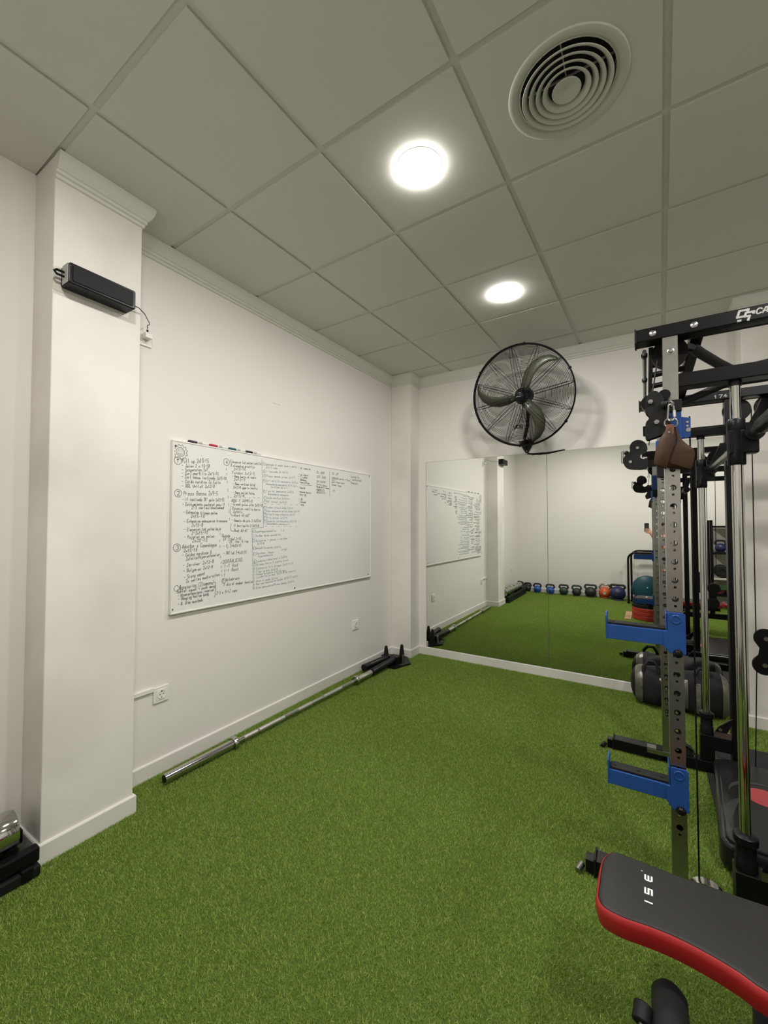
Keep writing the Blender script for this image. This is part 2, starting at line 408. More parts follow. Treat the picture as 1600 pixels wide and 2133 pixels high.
# ------------------------------------------------------------------ whiteboard with handwriting
FONT = {
'a':'44 35 25 14 13 22 32 43,45 42','b':'18 12,14 25 35 44 43 32 22 13','c':'44 35 25 14 13 22 32 43','d':'44 35 25 14 13 22 32 43,48 42',
'e':'14 44 35 25 14 13 22 32 43','f':'48 38 27 22,15 35','g':'44 35 25 14 13 22 32 43,45 41 30 20 11','h':'18 12,14 25 35 44 42','i':'25 22,27 26',
'j':'35 31 20 10,37 36','k':'18 12,45 13,24 42','l':'28 23 32','m':'05 02,04 15 24 22,24 35 44 42','n':'15 12,14 25 35 44 42',
'o':'35 25 14 13 22 32 43 44 35','p':'15 10,14 25 35 44 43 32 22 13','q':'45 40,44 35 25 14 13 22 32 43','r':'15 12,14 25 35',
's':'45 25 14 43 32 12','t':'28 23 32 42,15 45','u':'15 13 22 32 43,45 42','v':'15 22 45','w':'05 12 24 32 45','x':'15 42,12 45',
'y':'15 13 22 43,45 41 30 10','z':'15 45 12 42','A':'12 28 38 42,14 44','B':'12 18 38 47 46 35 15,35 44 43 32 12','C':'47 38 28 17 13 22 32 43',
'D':'12 18 38 47 43 32 12','E':'48 18 12 42,15 35','F':'48 18 12,15 35','G':'47 38 28 17 13 22 32 43 45 35','H':'18 12,48 42,15 45','I':'28 22',
'J':'48 43 32 22 13','K':'18 12,48 14,25 42','L':'18 12 42','M':'02 08 25 48 42','N':'12 18 42 48','O':'38 28 17 13 22 32 43 47 38',
'P':'12 18 38 47 46 35 15','Q':'38 28 17 13 22 32 43 47 38,34 42','R':'12 18 38 47 46 35 15,35 42','S':'48 28 17 16 44 43 32 12','T':'18 48,28 22',
'U':'18 13 22 32 43 48','V':'18 22 48','W':'08 12 25 32 48','X':'18 42,12 48','Y':'18 25 48,25 22','Z':'18 48 12 42',
'1':'16 28 22','2':'17 28 38 47 46 12 42','3':'17 28 38 47 46 35 44 43 32 12','4':'38 14 44,36 32','5':'48 18 15 35 44 43 32 12',
'6':'38 16 13 22 32 43 44 35 15','7':'18 48 22','8':'35 26 17 28 38 47 46 35 25 14 13 22 32 43 44 35','9':'45 25 16 17 28 38 47 43 32',
'0':'38 28 17 13 22 32 43 47 38','-':'15 45','+':'15 45,36 33','(':'38 26 24 31','/':'48 12',')':'18 36 34 11','.':'22 23',"'":'29 27','"':'19 17,39 37',
'?':'17 28 38 47 35 34,32 33',' ':''}
RC = [0]
def ribbon(mb, pts, w_, M):
    """flat pen stroke: pts 2-D, placed by M"""
    for a, b_ in zip(pts[:-1], pts[1:]):
        a = Vector(a); b_ = Vector(b_); d = b_ - a
        if d.length < 1e-6: continue
        d.normalize(); n_ = Vector((-d.y, d.x)) * w_ / 2; a2 = a - d * w_ * 0.35; b2 = b_ + d * w_ * 0.35
        RC[0] = (RC[0] + 1) % 9; zz = RC[0] * 3e-5
        mb.add([M @ Vector((p.x, p.y, zz)) for p in (a2 - n_, b2 - n_, b2 + n_, a2 + n_)], [(0, 1, 2, 3)])
def write(mb, text, p, q_, h, w_, M, rnd, slant=0.12):
    p = Vector(p); q_ = Vector(q_); d = (q_ - p) / max(1, len(text)); ln = d.length; d.normalize(); n_ = Vector((-d.y, d.x))
    for i, ch in enumerate(text):
        g_ = FONT.get(ch, '')
        hh = h * rnd.uniform(0.88, 1.12); jy = rnd.uniform(-0.06, 0.06) * h
        for st in g_.split(','):
            pts = []
            for c_ in st.split():
                x = int(c_[0]) / 5.0 * ln * 1.05 + ln * i; y = (int(c_[1]) - 2) / 6.0 * hh + jy
                x += y * slant + rnd.uniform(-0.02, 0.02) * h; y += rnd.uniform(-0.02, 0.02) * h
                pts.append(p + d * x + n_ * y)
            if len(pts) > 1: ribbon(mb, pts, w_, M)
board = empty('whiteboard', (XL, 1.357, 0.848), 'large whiteboard covered in handwritten training notes on the left wall', 'whiteboard')
BW, BH = 2.018, 0.992
MB().box((0.004, 0.006, 0.006), (0.0185, BW - 0.006, BH - 0.006)).build('writing_surface', BOARD, board)
fr = MB()
for a, b_ in (((0, 0, 0), (0.022, BW, 0.009)), ((0, 0, BH - 0.009), (0.022, BW, BH)), ((0, 0, 0.009), (0.022, 0.009, BH - 0.009)), ((0, BW - 0.009, 0.009), (0.022, BW, BH - 0.009))): fr.box(a, b_)
fr.build('board_frame', BFRAME, board, bevel=0.002)
for y, z in ((0.0181, 0.9584), (0.01, 0.0279), (1.9873, 0.9719), (1.9677, 0.0285), (0.9799, 0.0245)):
    MB().cyl((0.018, y, z), (0.021, y, z), 0.006, n=14).build('screw_cap', INKB, board, smooth=True)
BM = Matrix(((0, 0, 1, 0.0190), (1, 0, 0, 0), (0, 1, 0, 0), (0, 0, 0, 1)))
TEXTS = [
    ('A', 'Pull up 2x10-15', 0.0572, 0.8659, 0.2325, 0.8877),
    ('A', '- Jalon 2 x 15-18', 0.055, 0.8392, 0.2395, 0.8605),
    ('A', "- Suspension 2x1'", 0.0554, 0.816, 0.2379, 0.8373),
    ('A', '- Curl martillo 2x15-15', 0.0556, 0.7968, 0.3038, 0.8174),
    ('A', '- Curl banco inclinado 2x15-18', 0.0559, 0.7761, 0.3602, 0.7929),
    ('A', '- Caida nordica 2x Fallo', 0.0563, 0.7489, 0.3176, 0.7646),
    ('A', '- RDL Unilat 2x12-8', 0.0567, 0.7234, 0.2752, 0.7362),
    ('A', 'Press Banca 2x9-5', 0.0684, 0.6777, 0.2985, 0.692),
    ('A', "- II inclinado 30' guia 2x12-15", 0.0621, 0.6454, 0.3464, 0.6561),
    ('A', '- Estiramiento pectoral peso 11', 0.0625, 0.6167, 0.3519, 0.6264),
    ('A', '2-3 series/descanso', 0.119, 0.5992, 0.342, 0.6059),
    ('A', '- Extension triceps polea', 0.0674, 0.5721, 0.2971, 0.5717),
    ('A', '2x15-10', 0.1153, 0.5487, 0.2087, 0.5499),
    ('A', '- Extension mancuerna trasnuca', 0.0724, 0.5186, 0.3688, 0.5237),
    ('A', '2x15-8', 0.1204, 0.4959, 0.1973, 0.4963),
    ('A', '- Elevacion lat polea baja', 0.0731, 0.4706, 0.3234, 0.4731),
    ('A', '2-3x15-10', 0.1211, 0.4496, 0.2308, 0.4506),
    ('A', '- Pajaros en polea', 0.0738, 0.4267, 0.2763, 0.4275),
    ('A', '2x20-10', 0.1261, 0.4048, 0.2295, 0.4044),
    ('A', 'Aductor o Copenhague', 0.0644, 0.3713, 0.2947, 0.372),
    ('A', '2x15-18', 0.0732, 0.3486, 0.1609, 0.3485),
    ('A', '- Caidas nordicas O', 0.0651, 0.3212, 0.2582, 0.3295),
    ('A', '2xFallo/Hiperextension', 0.0885, 0.2981, 0.3174, 0.313),
    ('A', '- Zercher 2x12-8', 0.0677, 0.2615, 0.2745, 0.2715),
    ('A', '- Bulgaras 2x12-8', 0.0724, 0.2293, 0.2691, 0.2396),
    ('A', '- Sissy squat', 0.0772, 0.1931, 0.2153, 0.2052),
    ('A', '2x series medio-altas', 0.0904, 0.1685, 0.319, 0.1877),
    ('B', 'Accesorios (2/semana)', 0.0511, 0.1354, 0.2782, 0.1409),
    ('B', 'Goblet squat + push away', 0.0348, 0.1157, 0.2862, 0.1195),
    ('B', '- Hiperextensiones reversas', 0.0409, 0.0929, 0.2787, 0.0984),
    ('B', '- Hanging hollow body', 0.0437, 0.0721, 0.2425, 0.0764),
    ('B', '- B. Dias acostado', 0.0441, 0.0439, 0.2016, 0.0467),
    ('B', '2-3 x 9-12 reps', 0.2938, 0.0707, 0.4519, 0.0705),
    ('B', 'Quads', 0.3289, 0.4312, 0.393, 0.4278),
    ('B', 'EV 3-4x12-15', 0.3394, 0.4074, 0.4809, 0.4054),
    ('B', '20" rec. 6 rep', 0.3861, 0.3899, 0.5399, 0.3886),
    ('B', '- Tj 3-4x10-15', 0.34, 0.3612, 0.4803, 0.3617),
    ('B', '- TRX lat 3-4x12-15', 0.3405, 0.3176, 0.5236, 0.3136),
    ('B', 'OGRANJERO', 0.3362, 0.2596, 0.4904, 0.2636),
    ('B', '1-1 Rod', 0.3487, 0.2333, 0.4554, 0.2347),
    ('B', '1-1 Rest', 0.3491, 0.2054, 0.4612, 0.2071),
    ('B', '1', 0.3495, 0.1775, 0.3597, 0.1782),
    ('B', 'O Antebrazo', 0.3377, 0.145, 0.4695, 0.1502),
    ('B', '1 dia al acabar tecnica', 0.3482, 0.1194, 0.578, 0.112),
    ('C', 'Elevacion lat polea rodilla', 0.387, 0.907, 0.6437, 0.9235),
    ('C', 'O elevacion crucifijo', 0.3905, 0.8823, 0.587, 0.8939),
    ('C', '2x15-10', 0.4142, 0.8626, 0.5115, 0.8704),
    ('C', 'Fondos 2x12-5', 0.4017, 0.836, 0.5875, 0.8483),
    ('C', '- Remo barra al suelo', 0.4019, 0.8136, 0.5998, 0.8228),
    ('C', '2x12-9', 0.415, 0.7933, 0.5066, 0.7976),
    ('C', '- Remo vertical bilat', 0.4079, 0.7657, 0.5943, 0.771),
    ('C', '2x12-8 agarre neutro', 0.4114, 0.7426, 0.6126, 0.7495),
    ('C', '- Remo unilat Polea', 0.4086, 0.7092, 0.5866, 0.7126),
    ('C', '2x15-8', 0.4163, 0.689, 0.5022, 0.6919),
    ('C', '- - - - - - -', 0.3825, 0.6746, 0.6316, 0.6836),
    ('C', 'ABD Y GEMELO', 0.3986, 0.6549, 0.5718, 0.6599),
    ('C', '- Crunch polea alta 3x15-10', 0.3936, 0.6324, 0.6592, 0.6328),
    ('C', 'Elevacion rodilla barra', 0.4024, 0.6059, 0.6349, 0.6032),
    ('C', '2xfallo', 0.4133, 0.5838, 0.4866, 0.5827),
    ('C', 'Rest 45-60"', 0.4211, 0.5598, 0.5496, 0.5598),
    ('C', '- Gemelo de pie 2-3x15-6', 0.4002, 0.5273, 0.6431, 0.5247),
    ('C', 'II borriquito 2-3x15-8', 0.4166, 0.4943, 0.6276, 0.4912),
    ('C', "Rest 60-45'", 0.4223, 0.4611, 0.5369, 0.4574),
    ('D', '1 Dominada al pecho (peso o supra)', 0.6636, 0.9259, 0.9944, 0.9443),
    ('D', '2x3-5 reps', 0.6851, 0.905, 0.7959, 0.9115),
    ('D', '2 + Isorunda 2x fallo', 0.6641, 0.8754, 0.8999, 0.8899),
    ('D', '3 Press desde pines 2x3-5', 0.6644, 0.8434, 0.9728, 0.8571),
    ('D', '4 Curl martillo mancuerna 2x10-6', 0.6648, 0.8123, 1.0029, 0.8215),
    ('D', 'Descendente mancuerna 10-15 fallo', 0.6901, 0.7881, 1.0031, 0.796),
    ('D', 'la ultima serie 4', 0.7313, 0.7716, 0.8939, 0.7733),
    ('D', '5 + unilat (mancuerna 2x10-8', 0.6655, 0.7377, 0.959, 0.7463),
    ('D', 'Descendente mancuerna', 0.7061, 0.7177, 0.9086, 0.7204),
    ('D', '6 Caida nordica 2xfallo', 0.666, 0.6912, 0.916, 0.6937),
    ('D', '7 Rdl normal 3x10-5', 0.6663, 0.664, 0.8878, 0.6645),
    ('D', '- - - - - -', 0.669, 0.6448, 1.0119, 0.6495),
    ('D', '8 Fondos altura codo 2x9-5', 0.6668, 0.6215, 0.9527, 0.6242),
    ('D', '1 Press mancuerna unilat plano 2x11-8', 0.667, 0.5973, 1.0198, 0.6007),
    ('D', '9 Pulley triceps extension 2x12-9', 0.6673, 0.575, 0.9752, 0.5743),
    ('D', '2 Pi-a polea 2x12-9', 0.6675, 0.5489, 0.8959, 0.5473),
    ('D', '3 Elevacion lat mancuerna 2x12-10', 0.6678, 0.5248, 0.9905, 0.5239),
    ('D', 'Descendente mancuerna 4', 0.6956, 0.5073, 0.9177, 0.5029),
    ('D', '- - - - - -', 0.6769, 0.4861, 1.0058, 0.4836),
    ('D', '1 Copenhague/sentadilla', 0.5765, 0.453, 0.787, 0.4553),
    ('D', 'f s?', 0.8342, 0.4545, 0.8686, 0.4581),
    ('D', '2 Zercher desde sentadilla', 0.5768, 0.4229, 0.8276, 0.4264),
    ('D', '3 Bulgaras + pausa + zercher -', 0.5772, 0.3882, 0.9258, 0.3981),
    ('D', '2x10-8', 0.6108, 0.3699, 0.6782, 0.37),
    ('D', '4 Sentadilla maleta 2xfallo', 0.5778, 0.3384, 0.8353, 0.3373),
    ('D', '5 Zercher Tempo', 0.5782, 0.3009, 0.7686, 0.3038),
    ('D', 'a-ng?', 0.8396, 0.3168, 0.898, 0.3178),
    ('D', 'hiperextension', 0.6238, 0.281, 0.7557, 0.2849),
    ('D', '6 Landmine rotacional a 2x10-6', 0.5859, 0.246, 0.8985, 0.2623),
    ('D', '7 Biceps barra Z supino press', 0.5862, 0.2235, 0.9129, 0.2367),
    ('D', '8 Extension tric biceps 2x10-12-10', 0.5829, 0.1975, 0.9637, 0.2068),
    ('D', '9 Floor press 2x10-9', 0.5831, 0.1769, 0.803, 0.177),
    ('D', '1 Fondos bulgaras 2x12-8 reps', 0.5833, 0.1582, 0.8853, 0.1611),
    ('D', '2 Landmine press 2x10-8 bilateral', 0.5836, 0.1366, 0.9936, 0.1507),
    ('D', '3 Jalon al pecho 2x11-6', 0.5839, 0.1132, 0.8037, 0.1121),
    ('D', '4 Row con mancuerna pecho 2x10-12 parte', 0.5841, 0.0898, 1.0089, 0.1071),
    ('D', '5 Dips mancuerna/Press banca 2x10-6', 0.5844, 0.0664, 0.9722, 0.0693),
    ('E', '- Al reducido', 1.0125, 0.9378, 1.1505, 0.9422),
    ('E', '- Lat lateral', 1.013, 0.8865, 1.1266, 0.89),
    ('E', '- 1 lumbar', 1.0131, 0.8694, 1.1188, 0.8705),
    ('E', '- Abdomen', 1.0133, 0.8502, 1.103, 0.8494),
    ('E', '- Femoral/Press', 1.0134, 0.8288, 1.1384, 0.8282),
    ('E', '- Espalda', 1.0138, 0.7861, 1.0877, 0.786),
    ('E', '- mancuer muerto', 1.014, 0.7551, 1.1551, 0.7531),
    ('E', '- Alto (30)', 1.0142, 0.7327, 1.104, 0.7292),
    ('E', '- DL', 1.0145, 0.6986, 1.065, 0.6978),
    ('E', '- Zancada', 1.0147, 0.6794, 1.0965, 0.6743),
    ('E', '- Jump', 1.0148, 0.6602, 1.0763, 0.6529),
    ('E', 'DL BAR', 1.22, 0.925, 1.32, 0.926),
    ('E', 'SQT BAR', 1.2203, 0.8889, 1.338, 0.8884),
    ('E', 'SKISQUAT', 1.2205, 0.8528, 1.3418, 0.8527),
    ('E', 'Salto banco', 1.2207, 0.8303, 1.3563, 0.8236),
    ('E', 'Bajada de 2 trampas', 1.2208, 0.81, 1.3835, 0.8057),
    ('E', 'POWERS(12)', 1.221, 0.7819, 1.3244, 0.7819),
    ('E', 'BENCH(V)', 1.2211, 0.7628, 1.3388, 0.7609),
    ('E', 'DL UP', 1.4195, 0.9349, 1.5046, 0.9326),
    ('E', 'ZANCADA smith + Peso', 1.4142, 0.8977, 1.6752, 0.8991),
    ('E', 'Curl', 1.4142, 0.8835, 1.4704, 0.8837),
    ('E', 'subir-step cajon', 1.4143, 0.8646, 1.5935, 0.8673),
    ('E', 'farmer lunge', 1.4145, 0.841, 1.5479, 0.8393),
    ('E', '(V)', 1.4259, 0.7898, 1.4633, 0.7899),
    ('E', 'Sentad 2x', 1.6897, 0.9344, 1.8193, 0.9388),
    ('E', '- nordica(leg)', 1.6898, 0.9104, 1.8529, 0.9132),
    ('E', 'Prensa allo', 1.6899, 0.8789, 1.793, 0.8758),
]
rnd = random.Random(5)
hts = {'A': 0.0185, 'B': 0.0185, 'C': 0.0165, 'D': 0.0150, 'E': 0.0150}
inks = {'A': INKB, 'B': INKB, 'C': INKB, 'D': INKT, 'E': INKB}
labs = {'A': 'black handwriting, left column', 'B': 'black handwriting, lower left', 'C': 'black handwriting, second column', 'D': 'teal handwriting in the boxed middle column', 'E': 'small black handwriting, upper right'}
def loop(mb, c, r, n=18, w_=0.0024, jit=0.04):
    pts = [(c[0] + r*math.cos(2*PI*i/n)*(1+rnd.uniform(-jit, jit)), c[1] + r*math.sin(2*PI*i/n)*(1+rnd.uniform(-jit, jit))) for i in range(n)]
    ribbon(mb, pts + [pts[0]], w_, BM)
blocks = {k: MB() for k in 'ABCDE'}
grey = MB()
for k, tx, x0, y0, x1, y1 in TEXTS:
    big = 1.0
    ink = blocks[k]
    if k == 'E' and x0 > 1.80: ink = grey
    write(ink, tx, (x0, y0), (x1, y1), hts[k] * (1.25 if tx[:2] in ('DL', 'SQ', 'Pu', 'Pr', 'Ad', 'OG', 'Ac') else 1.0), 0.0024 if k != 'D' else 0.0019, BM, rnd)
for (c_, dg, k) in (((0.0326, 0.8747), '1', 'A'), ((0.0363, 0.6878), '2', 'A'), ((0.0342, 0.376), '3', 'A'), ((0.3598, 0.908), '4', 'C')):
    loop(blocks[k], c_, 0.022, w_=0.0026)
    write(blocks[k], dg, (c_[0] - 0.009, c_[1] - 0.011), (c_[0] + 0.012, c_[1] - 0.011), 0.022, 0.003, BM, rnd, 0)
for c_, k, r_ in (((0.0352, 0.1446), 'B', 0.016), ((0.3488, 0.1515), 'B', 0.015)): loop(blocks[k], c_, r_)
for c_ in ((0.6672, 0.9341), (0.6728, 0.8821), (0.6731, 0.8491), (0.6735, 0.816), (0.6768, 0.7403), (0.6785, 0.6937), (0.6788, 0.6656), (0.678, 0.6257), (0.6795, 0.5995), (0.6798, 0.5753), (0.68, 0.551), (0.6803, 0.5268),
           (0.5847, 0.4641), (0.5842, 0.3992), (0.5884, 0.3454), (0.5924, 0.3057), (0.5977, 0.2564), (0.5932, 0.2323)):
    loop(blocks['D'], c_, 0.0115, 12, 0.0015)
sun = (0.0478, 0.9263)                              # the doodled sun
loop(blocks['A'], sun, 0.026); loop(blocks['A'], (sun[0] + 0.001, sun[1]), 0.018, w_=0.0018)
star = []
for i in range(24):
    r_ = 0.047 if i % 2 else 0.035; a = 2*PI*i/24; star.append((sun[0] + r_*math.cos(a), sun[1] + r_*math.sin(a)))
ribbon(blocks['A'], star + [star[0]], 0.0022, BM)
ribbon(blocks['A'], [(sun[0]-0.008, sun[1]+0.005), (sun[0]-0.004, sun[1]+0.007)], 0.002, BM); ribbon(blocks['A'], [(sun[0]+0.004, sun[1]+0.006), (sun[0]+0.008, sun[1]+0.004)], 0.002, BM)
ribbon(blocks['A'], [(sun[0]-0.008, sun[1]-0.007), (sun[0], sun[1]-0.011), (sun[0]+0.008, sun[1]-0.006)], 0.002, BM)
ribbon(blocks['B'], [(0.2799, 0.1535), (0.2888, 0.1482), (0.287, 0.0615), (0.2802, 0.0616)], 0.0028, BM)
ribbon(blocks['C'], [(0.3958, 0.6271), (0.3897, 0.6055), (0.3943, 0.5772), (0.405, 0.5658), (0.4178, 0.5651)], 0.0026, BM)
ribbon(blocks['C'], [(0.4024, 0.5167), (0.3943, 0.49), (0.3977, 0.4704), (0.4084, 0.4649), (0.4201, 0.4647)], 0.0026, BM)
ribbon(blocks['A'], [(0.3115, 0.6102), (0.3439, 0.613), (0.3428, 0.6217), (0.3387, 0.6172)], 0.0026, BM)
for a, b_ in (((0.3582, 0.8679), (0.3594, 0.8557)), ((0.3607, 0.8363), (0.3629, 0.8259)), ((0.3675, 0.7891), (0.3687, 0.775)), ((0.3734, 0.7381), (0.3725, 0.7203)), ((0.376, 0.6921), (0.3762, 0.6761)), ((0.3787, 0.6443), (0.3789, 0.6265)),
              ((0.3814, 0.5982), (0.3826, 0.5823)), ((0.3862, 0.5504), (0.3874, 0.5344)), ((0.3185, 0.4558), (0.3197, 0.4436)), ((0.3171, 0.4108), (0.3173, 0.3969)), ((0.3186, 0.3778), (0.3187, 0.3639)), ((0.3234, 0.31), (0.3236, 0.2961)),
              ((0.3259, 0.2769), (0.3271, 0.263)), ((0.3293, 0.2489), (0.3305, 0.235)), ((0.3327, 0.2209), (0.3328, 0.2088)), ((0.333, 0.1949), (0.3342, 0.1826))):
    ribbon(blocks['C'], [a, b_], 0.0026, BM)
ribbon(blocks['D'], [(0.6495, 0.9639), (0.6582, 0.7294), (0.6682, 0.4881), (0.568, 0.4822), (0.5762, 0.273), (0.5856, 0.0663)], 0.0028, BM)
ribbon(blocks['E'], [(1.3863, 0.9586), (1.3912, 0.7406)], 0.0022, BM); ribbon(blocks['E'], [(1.0348, 0.8155), (1.1644, 0.8192)], 0.0022, BM)
for a, b_ in (((1.6792, 0.9522), (1.6793, 0.9321)), ((1.6793, 0.9133), (1.6794, 0.8919)), ((1.6795, 0.8567), (1.6796, 0.8367)), ((1.0242, 0.6285), (1.0243, 0.6114)), ((1.0229, 0.5922), (1.0231, 0.5751)), ((1.0234, 0.5389), (1.0236, 0.509))): ribbon(grey, [a, b_], 0.002, BM)
for k, mb in blocks.items():
    o = mb.build('handwriting', inks[k], board); o['kind'] = 'stuff'; o['label'] = labs[k]
o = grey.build('handwriting', INKG, board); o['kind'] = 'stuff'; o['label'] = 'faint grey handwriting, right side'

# markers lying on the board's top edge
MK = [((0.1003, 0.9837)[0], (0.05, 0.02, 0.06), 'purple-capped'), ((0.2407, 0.9879)[0], (0.42, 0.02, 0.05), 'red-capped'), ((0.3818, 0.985)[0], (0.0, 0.12, 0.12), 'teal-capped'), ((0.5181, 0.9849)[0], (0.008, 0.008, 0.01), 'black-capped')]
for y, col, nm in MK:
    cm = mat(nm.replace('-', '_'), col, 0.35)
    t = empty('marker_pen', (XL + 0.011, 1.357 + y, 0.848 + BH + 0.0082), nm + ' whiteboard marker lying on the top edge of the board', 'marker', 'markers on the whiteboard edge')
    MB().tube([(0, 0, 0), (0, 0.006, 0), (0, 0.05, 0), (0, 0.055, 0)], 0.008, n=14, rad=[0.006, 0.0082, 0.0078, 0.0065]).build('cap', cm, t, smooth=True)
    MB().tube([(0, 0.055, 0), (0, 0.125, 0), (0, 0.129, 0)], 0.0072, n=14, rad=[0.0072, 0.0072, 0.006]).build('barrel', WPLAST, t, smooth=True)
    MB().lathe([(0.0074, 0.062), (0.0076, 0.062), (0.0076, 0.088), (0.0074, 0.088)], Matrix.Rotation(R(-90), 4, 'X'), n=14, closed=True).build('barrel_print', GREYP, t, smooth=True)

# thin scratch on the wall above the board
o = MB().box((XL, 2.118, 2.24), (XL + 0.0008, 2.196, 2.2425), None).build('wall_scratch', GREYP); tag(o, 'thin grey scratch on the left wall above the whiteboard', 'scratch')

# ------------------------------------------------------------------ sockets and trunking
def socket(loc, rot, label, s_=0.085):
    t = empty('wall_socket', loc, label, 'socket', rz=rot)
    MB().prism([(0, y, z) for y, z in rrect(-s_/2, -s_/2, s_/2, s_/2, 0.005)], (0.009, 0, 0)).build('socket_plate', WPLAST, t, bevel=0.002)
    MB().prism([(0.009, y, z) for y, z in rrect(-s_*0.34, -s_*0.34, s_*0.34, s_*0.34, 0.003)], (0.002, 0, 0)).build('cover', WPLAST, t, bevel=0.0008)
    RM = Matrix.Rotation(R(90), 4, 'Y')
    MB().lathe([(0.0225, 0.011), (0.0235, 0.0135), (0.0215, 0.0138), (0.0195, 0.0115), (0.0001, 0.0112)], RM, n=28).build('socket_ring', WPLAST, t, smooth=True)
    for q_ in (-1, 1): MB().cyl((0.0112, q_*0.0095, 0), (0.0118, q_*0.0095, 0), 0.0028, n=10).build('pin_hole', DARKHOLE, t)
    for q_ in (0.014, -0.019): MB().box((0.011, -0.003, q_), (0.0135, 0.003, q_ + 0.005)).build('earth_clip', STEEL, t)
    return t
socket((XL, 1.319, 0.421), 0, 'white wall socket on trunking, low on the wall beside the left pillar')
socket((XL, 3.144, 0.43), 0, 'white wall socket below the right end of the whiteboard')
t = socket((XL, 1.2, 2.36), 0, 'white wall socket high up behind the left pillar, speaker plugged in', 0.075)
adp = MB().box((0.012, -0.018, -0.005), (0.05, 0.018, 0.025)).build('charger', WPLAST, t, bevel=0.003)
MB().cyl((0.03, 0, 0.024), (0.03, 0, 0.045), 0.005, n=10).build('plug_end', BLACK, t, smooth=True)
socket((XL, -0.47, 0.47), 0, 'white wall socket on the left wall near the kettlebells', 0.08)
o = MB().box((XL, 1.078, 0.446), (XL + 0.012, 1.277, 0.469)).build('cable_trunking', WPLAST, bevel=0.002); tag(o, 'short white trunking from the left pillar to the near socket', 'trunking')
o = MB().box((XL, 1.0765, 0.4695), (XL + 0.012, 1.0965, 2.40)).build('cable_trunking', WPLAST, bevel=0.002); tag(o, 'tall vertical white trunking in the corner behind the left pillar', 'trunking')

# ------------------------------------------------------------------ black bar speaker on the left pillar
t = empty('bar_speaker', (-2.087, 0.88, 2.40), 'black bar speaker mounted high on the left pillar', 'speaker')
MB().prism([(0, y, z) for y, z in ((-0.137, -0.033), (-0.137, 0.043), (-0.131, 0.049), (0.125, 0.049), (0.131, 0.043), (0.131, -0.033), (0.125, -0.039), (-0.131, -0.039))], (0.078, 0, 0)).build('housing', BLACK, t, bevel=0.006)
MB().prism([(0.0785, y, z) for y, z in rrect(-0.122, -0.028, 0.119, 0.040, 0.006)], (0.003, 0, 0)).build('front_grille', BLACKM, t, bevel=0.001)
MB().box((0.02, -0.139, -0.036), (0.074, -0.1375, 0.045)).build('end_panel', GREYP, t, bevel=0.0005)
MB().tube(arc((0.04, -0.168, 0.0), 0.0, 0, 0, 1) and [(0.04, -0.138, 0.012), (0.04, -0.165, 0.012), (0.04, -0.174, 0.004), (0.04, -0.165, -0.006), (0.04, -0.138, -0.006)], 0.005, n=8).build('carry_loop', BLACK, t, smooth=True)
MB().tube([(0.04, 0.131, 0.004), (0.04, 0.140, 0.004), (0.04, 0.143, -0.003), (0.04, 0.139, -0.009), (0.04, 0.131, -0.009)], 0.003, n=8).build('cable_clip', BLACK, t, smooth=True)
MB().prism([(0, y, z) for y, z in rrect(-0.163, -0.058, -0.115, 0.045, 0.008)], (0.002, 0, 0)).build('mounting_tape', CLEAR, t)
MB().prism([(0, y, z) for y, z in rrect(0.09, -0.058, 0.138, 0.03, 0.008)], (0.002, 0, 0)).build('mounting_tape', CLEAR, t)
o = MB().tube([(-2.047, 1.018, 2.398), (-2.055, 1.05, 2.40), (-2.08, 1.09, 2.395), (-2.15, 1.15, 2.395), (-2.22, 1.19, 2.42), (-2.26, 1.2, 2.43), (-2.26, 1.2, 2.41)], 0.0022, n=6).build('speaker_cable', BLACK, smooth=True)
tag(o, 'thin black cable from the bar speaker to the high socket', 'cable')

# ------------------------------------------------------------------ wall fan
FC = Vector((-0.878, 3.60, 2.444)); RF = 0.418
t = empty('wall_fan', FC, 'large black industrial cage fan on the wall above the mirror', 'fan')
FM = Matrix.Rotation(R(90 - 0), 4, 'X') @ Matrix.Identity(4)
# local frame: z axis = airflow (towards the viewer, -y, tilted down)
TM = Matrix.Rotation(R(17), 4, 'X') @ FM
def fp(x, y, z): return TM @ Vector((x, y, z))
def cage(zs, n_r):
    mb = MB()
    def prof(r):
        k = r / RF
        return zs * (0.022 + 0.082 * (1 - k ** 3.2))
    for k in range(n_r):
        r_ = 0.075 + (RF - 0.01 - 0.075) * k / (n_r - 1); z = prof(r_)
        mb.tube([fp(r_*math.cos(2*PI*i/56), r_*math.sin(2*PI*i/56), z) for i in range(56)], 0.0014, n=4, closed=True)
    rb = MB()
    for k in range(12):
        a = 2*PI*k/12 + 0.13
        for sgn in (-1, 1):
            pts = []
            for i in range(9):
                r_ = 0.06 + (RF - 0.004 - 0.06)*i/8; aa = a + sgn * math.asin((0.0105 if i < 8 else 0.004) / r_)
                pts.append(fp(r_*math.cos(aa), r_*math.sin(aa), prof(r_) + zs*0.002))
            rb.tube(pts, 0.0020, n=5)
    return mb, rb, prof
mb, rb, pf = cage(1, 31); mb.build('front_grill', BLACK, t, smooth=True); rb.build('front_rib_wires', BLACK, t, smooth=True)
mb, rb, pf2 = cage(-1, 31); mb.build('back_grill', BLACK, t, smooth=True); rb.build('back_rib_wires', BLACK, t, smooth=True)
MB().tube([fp(RF*math.cos(2*PI*i/80), RF*math.sin(2*PI*i/80), 0.012) for i in range(80)], 0.0068, n=8, closed=True).build('outer_ring', BLACK, t, smooth=True)
MB().tube([fp((RF-0.003)*math.cos(2*PI*i/80), (RF-0.003)*math.sin(2*PI*i/80), -0.012) for i in range(80)], 0.006, n=8, closed=True).build('outer_ring', BLACK, t, smooth=True)
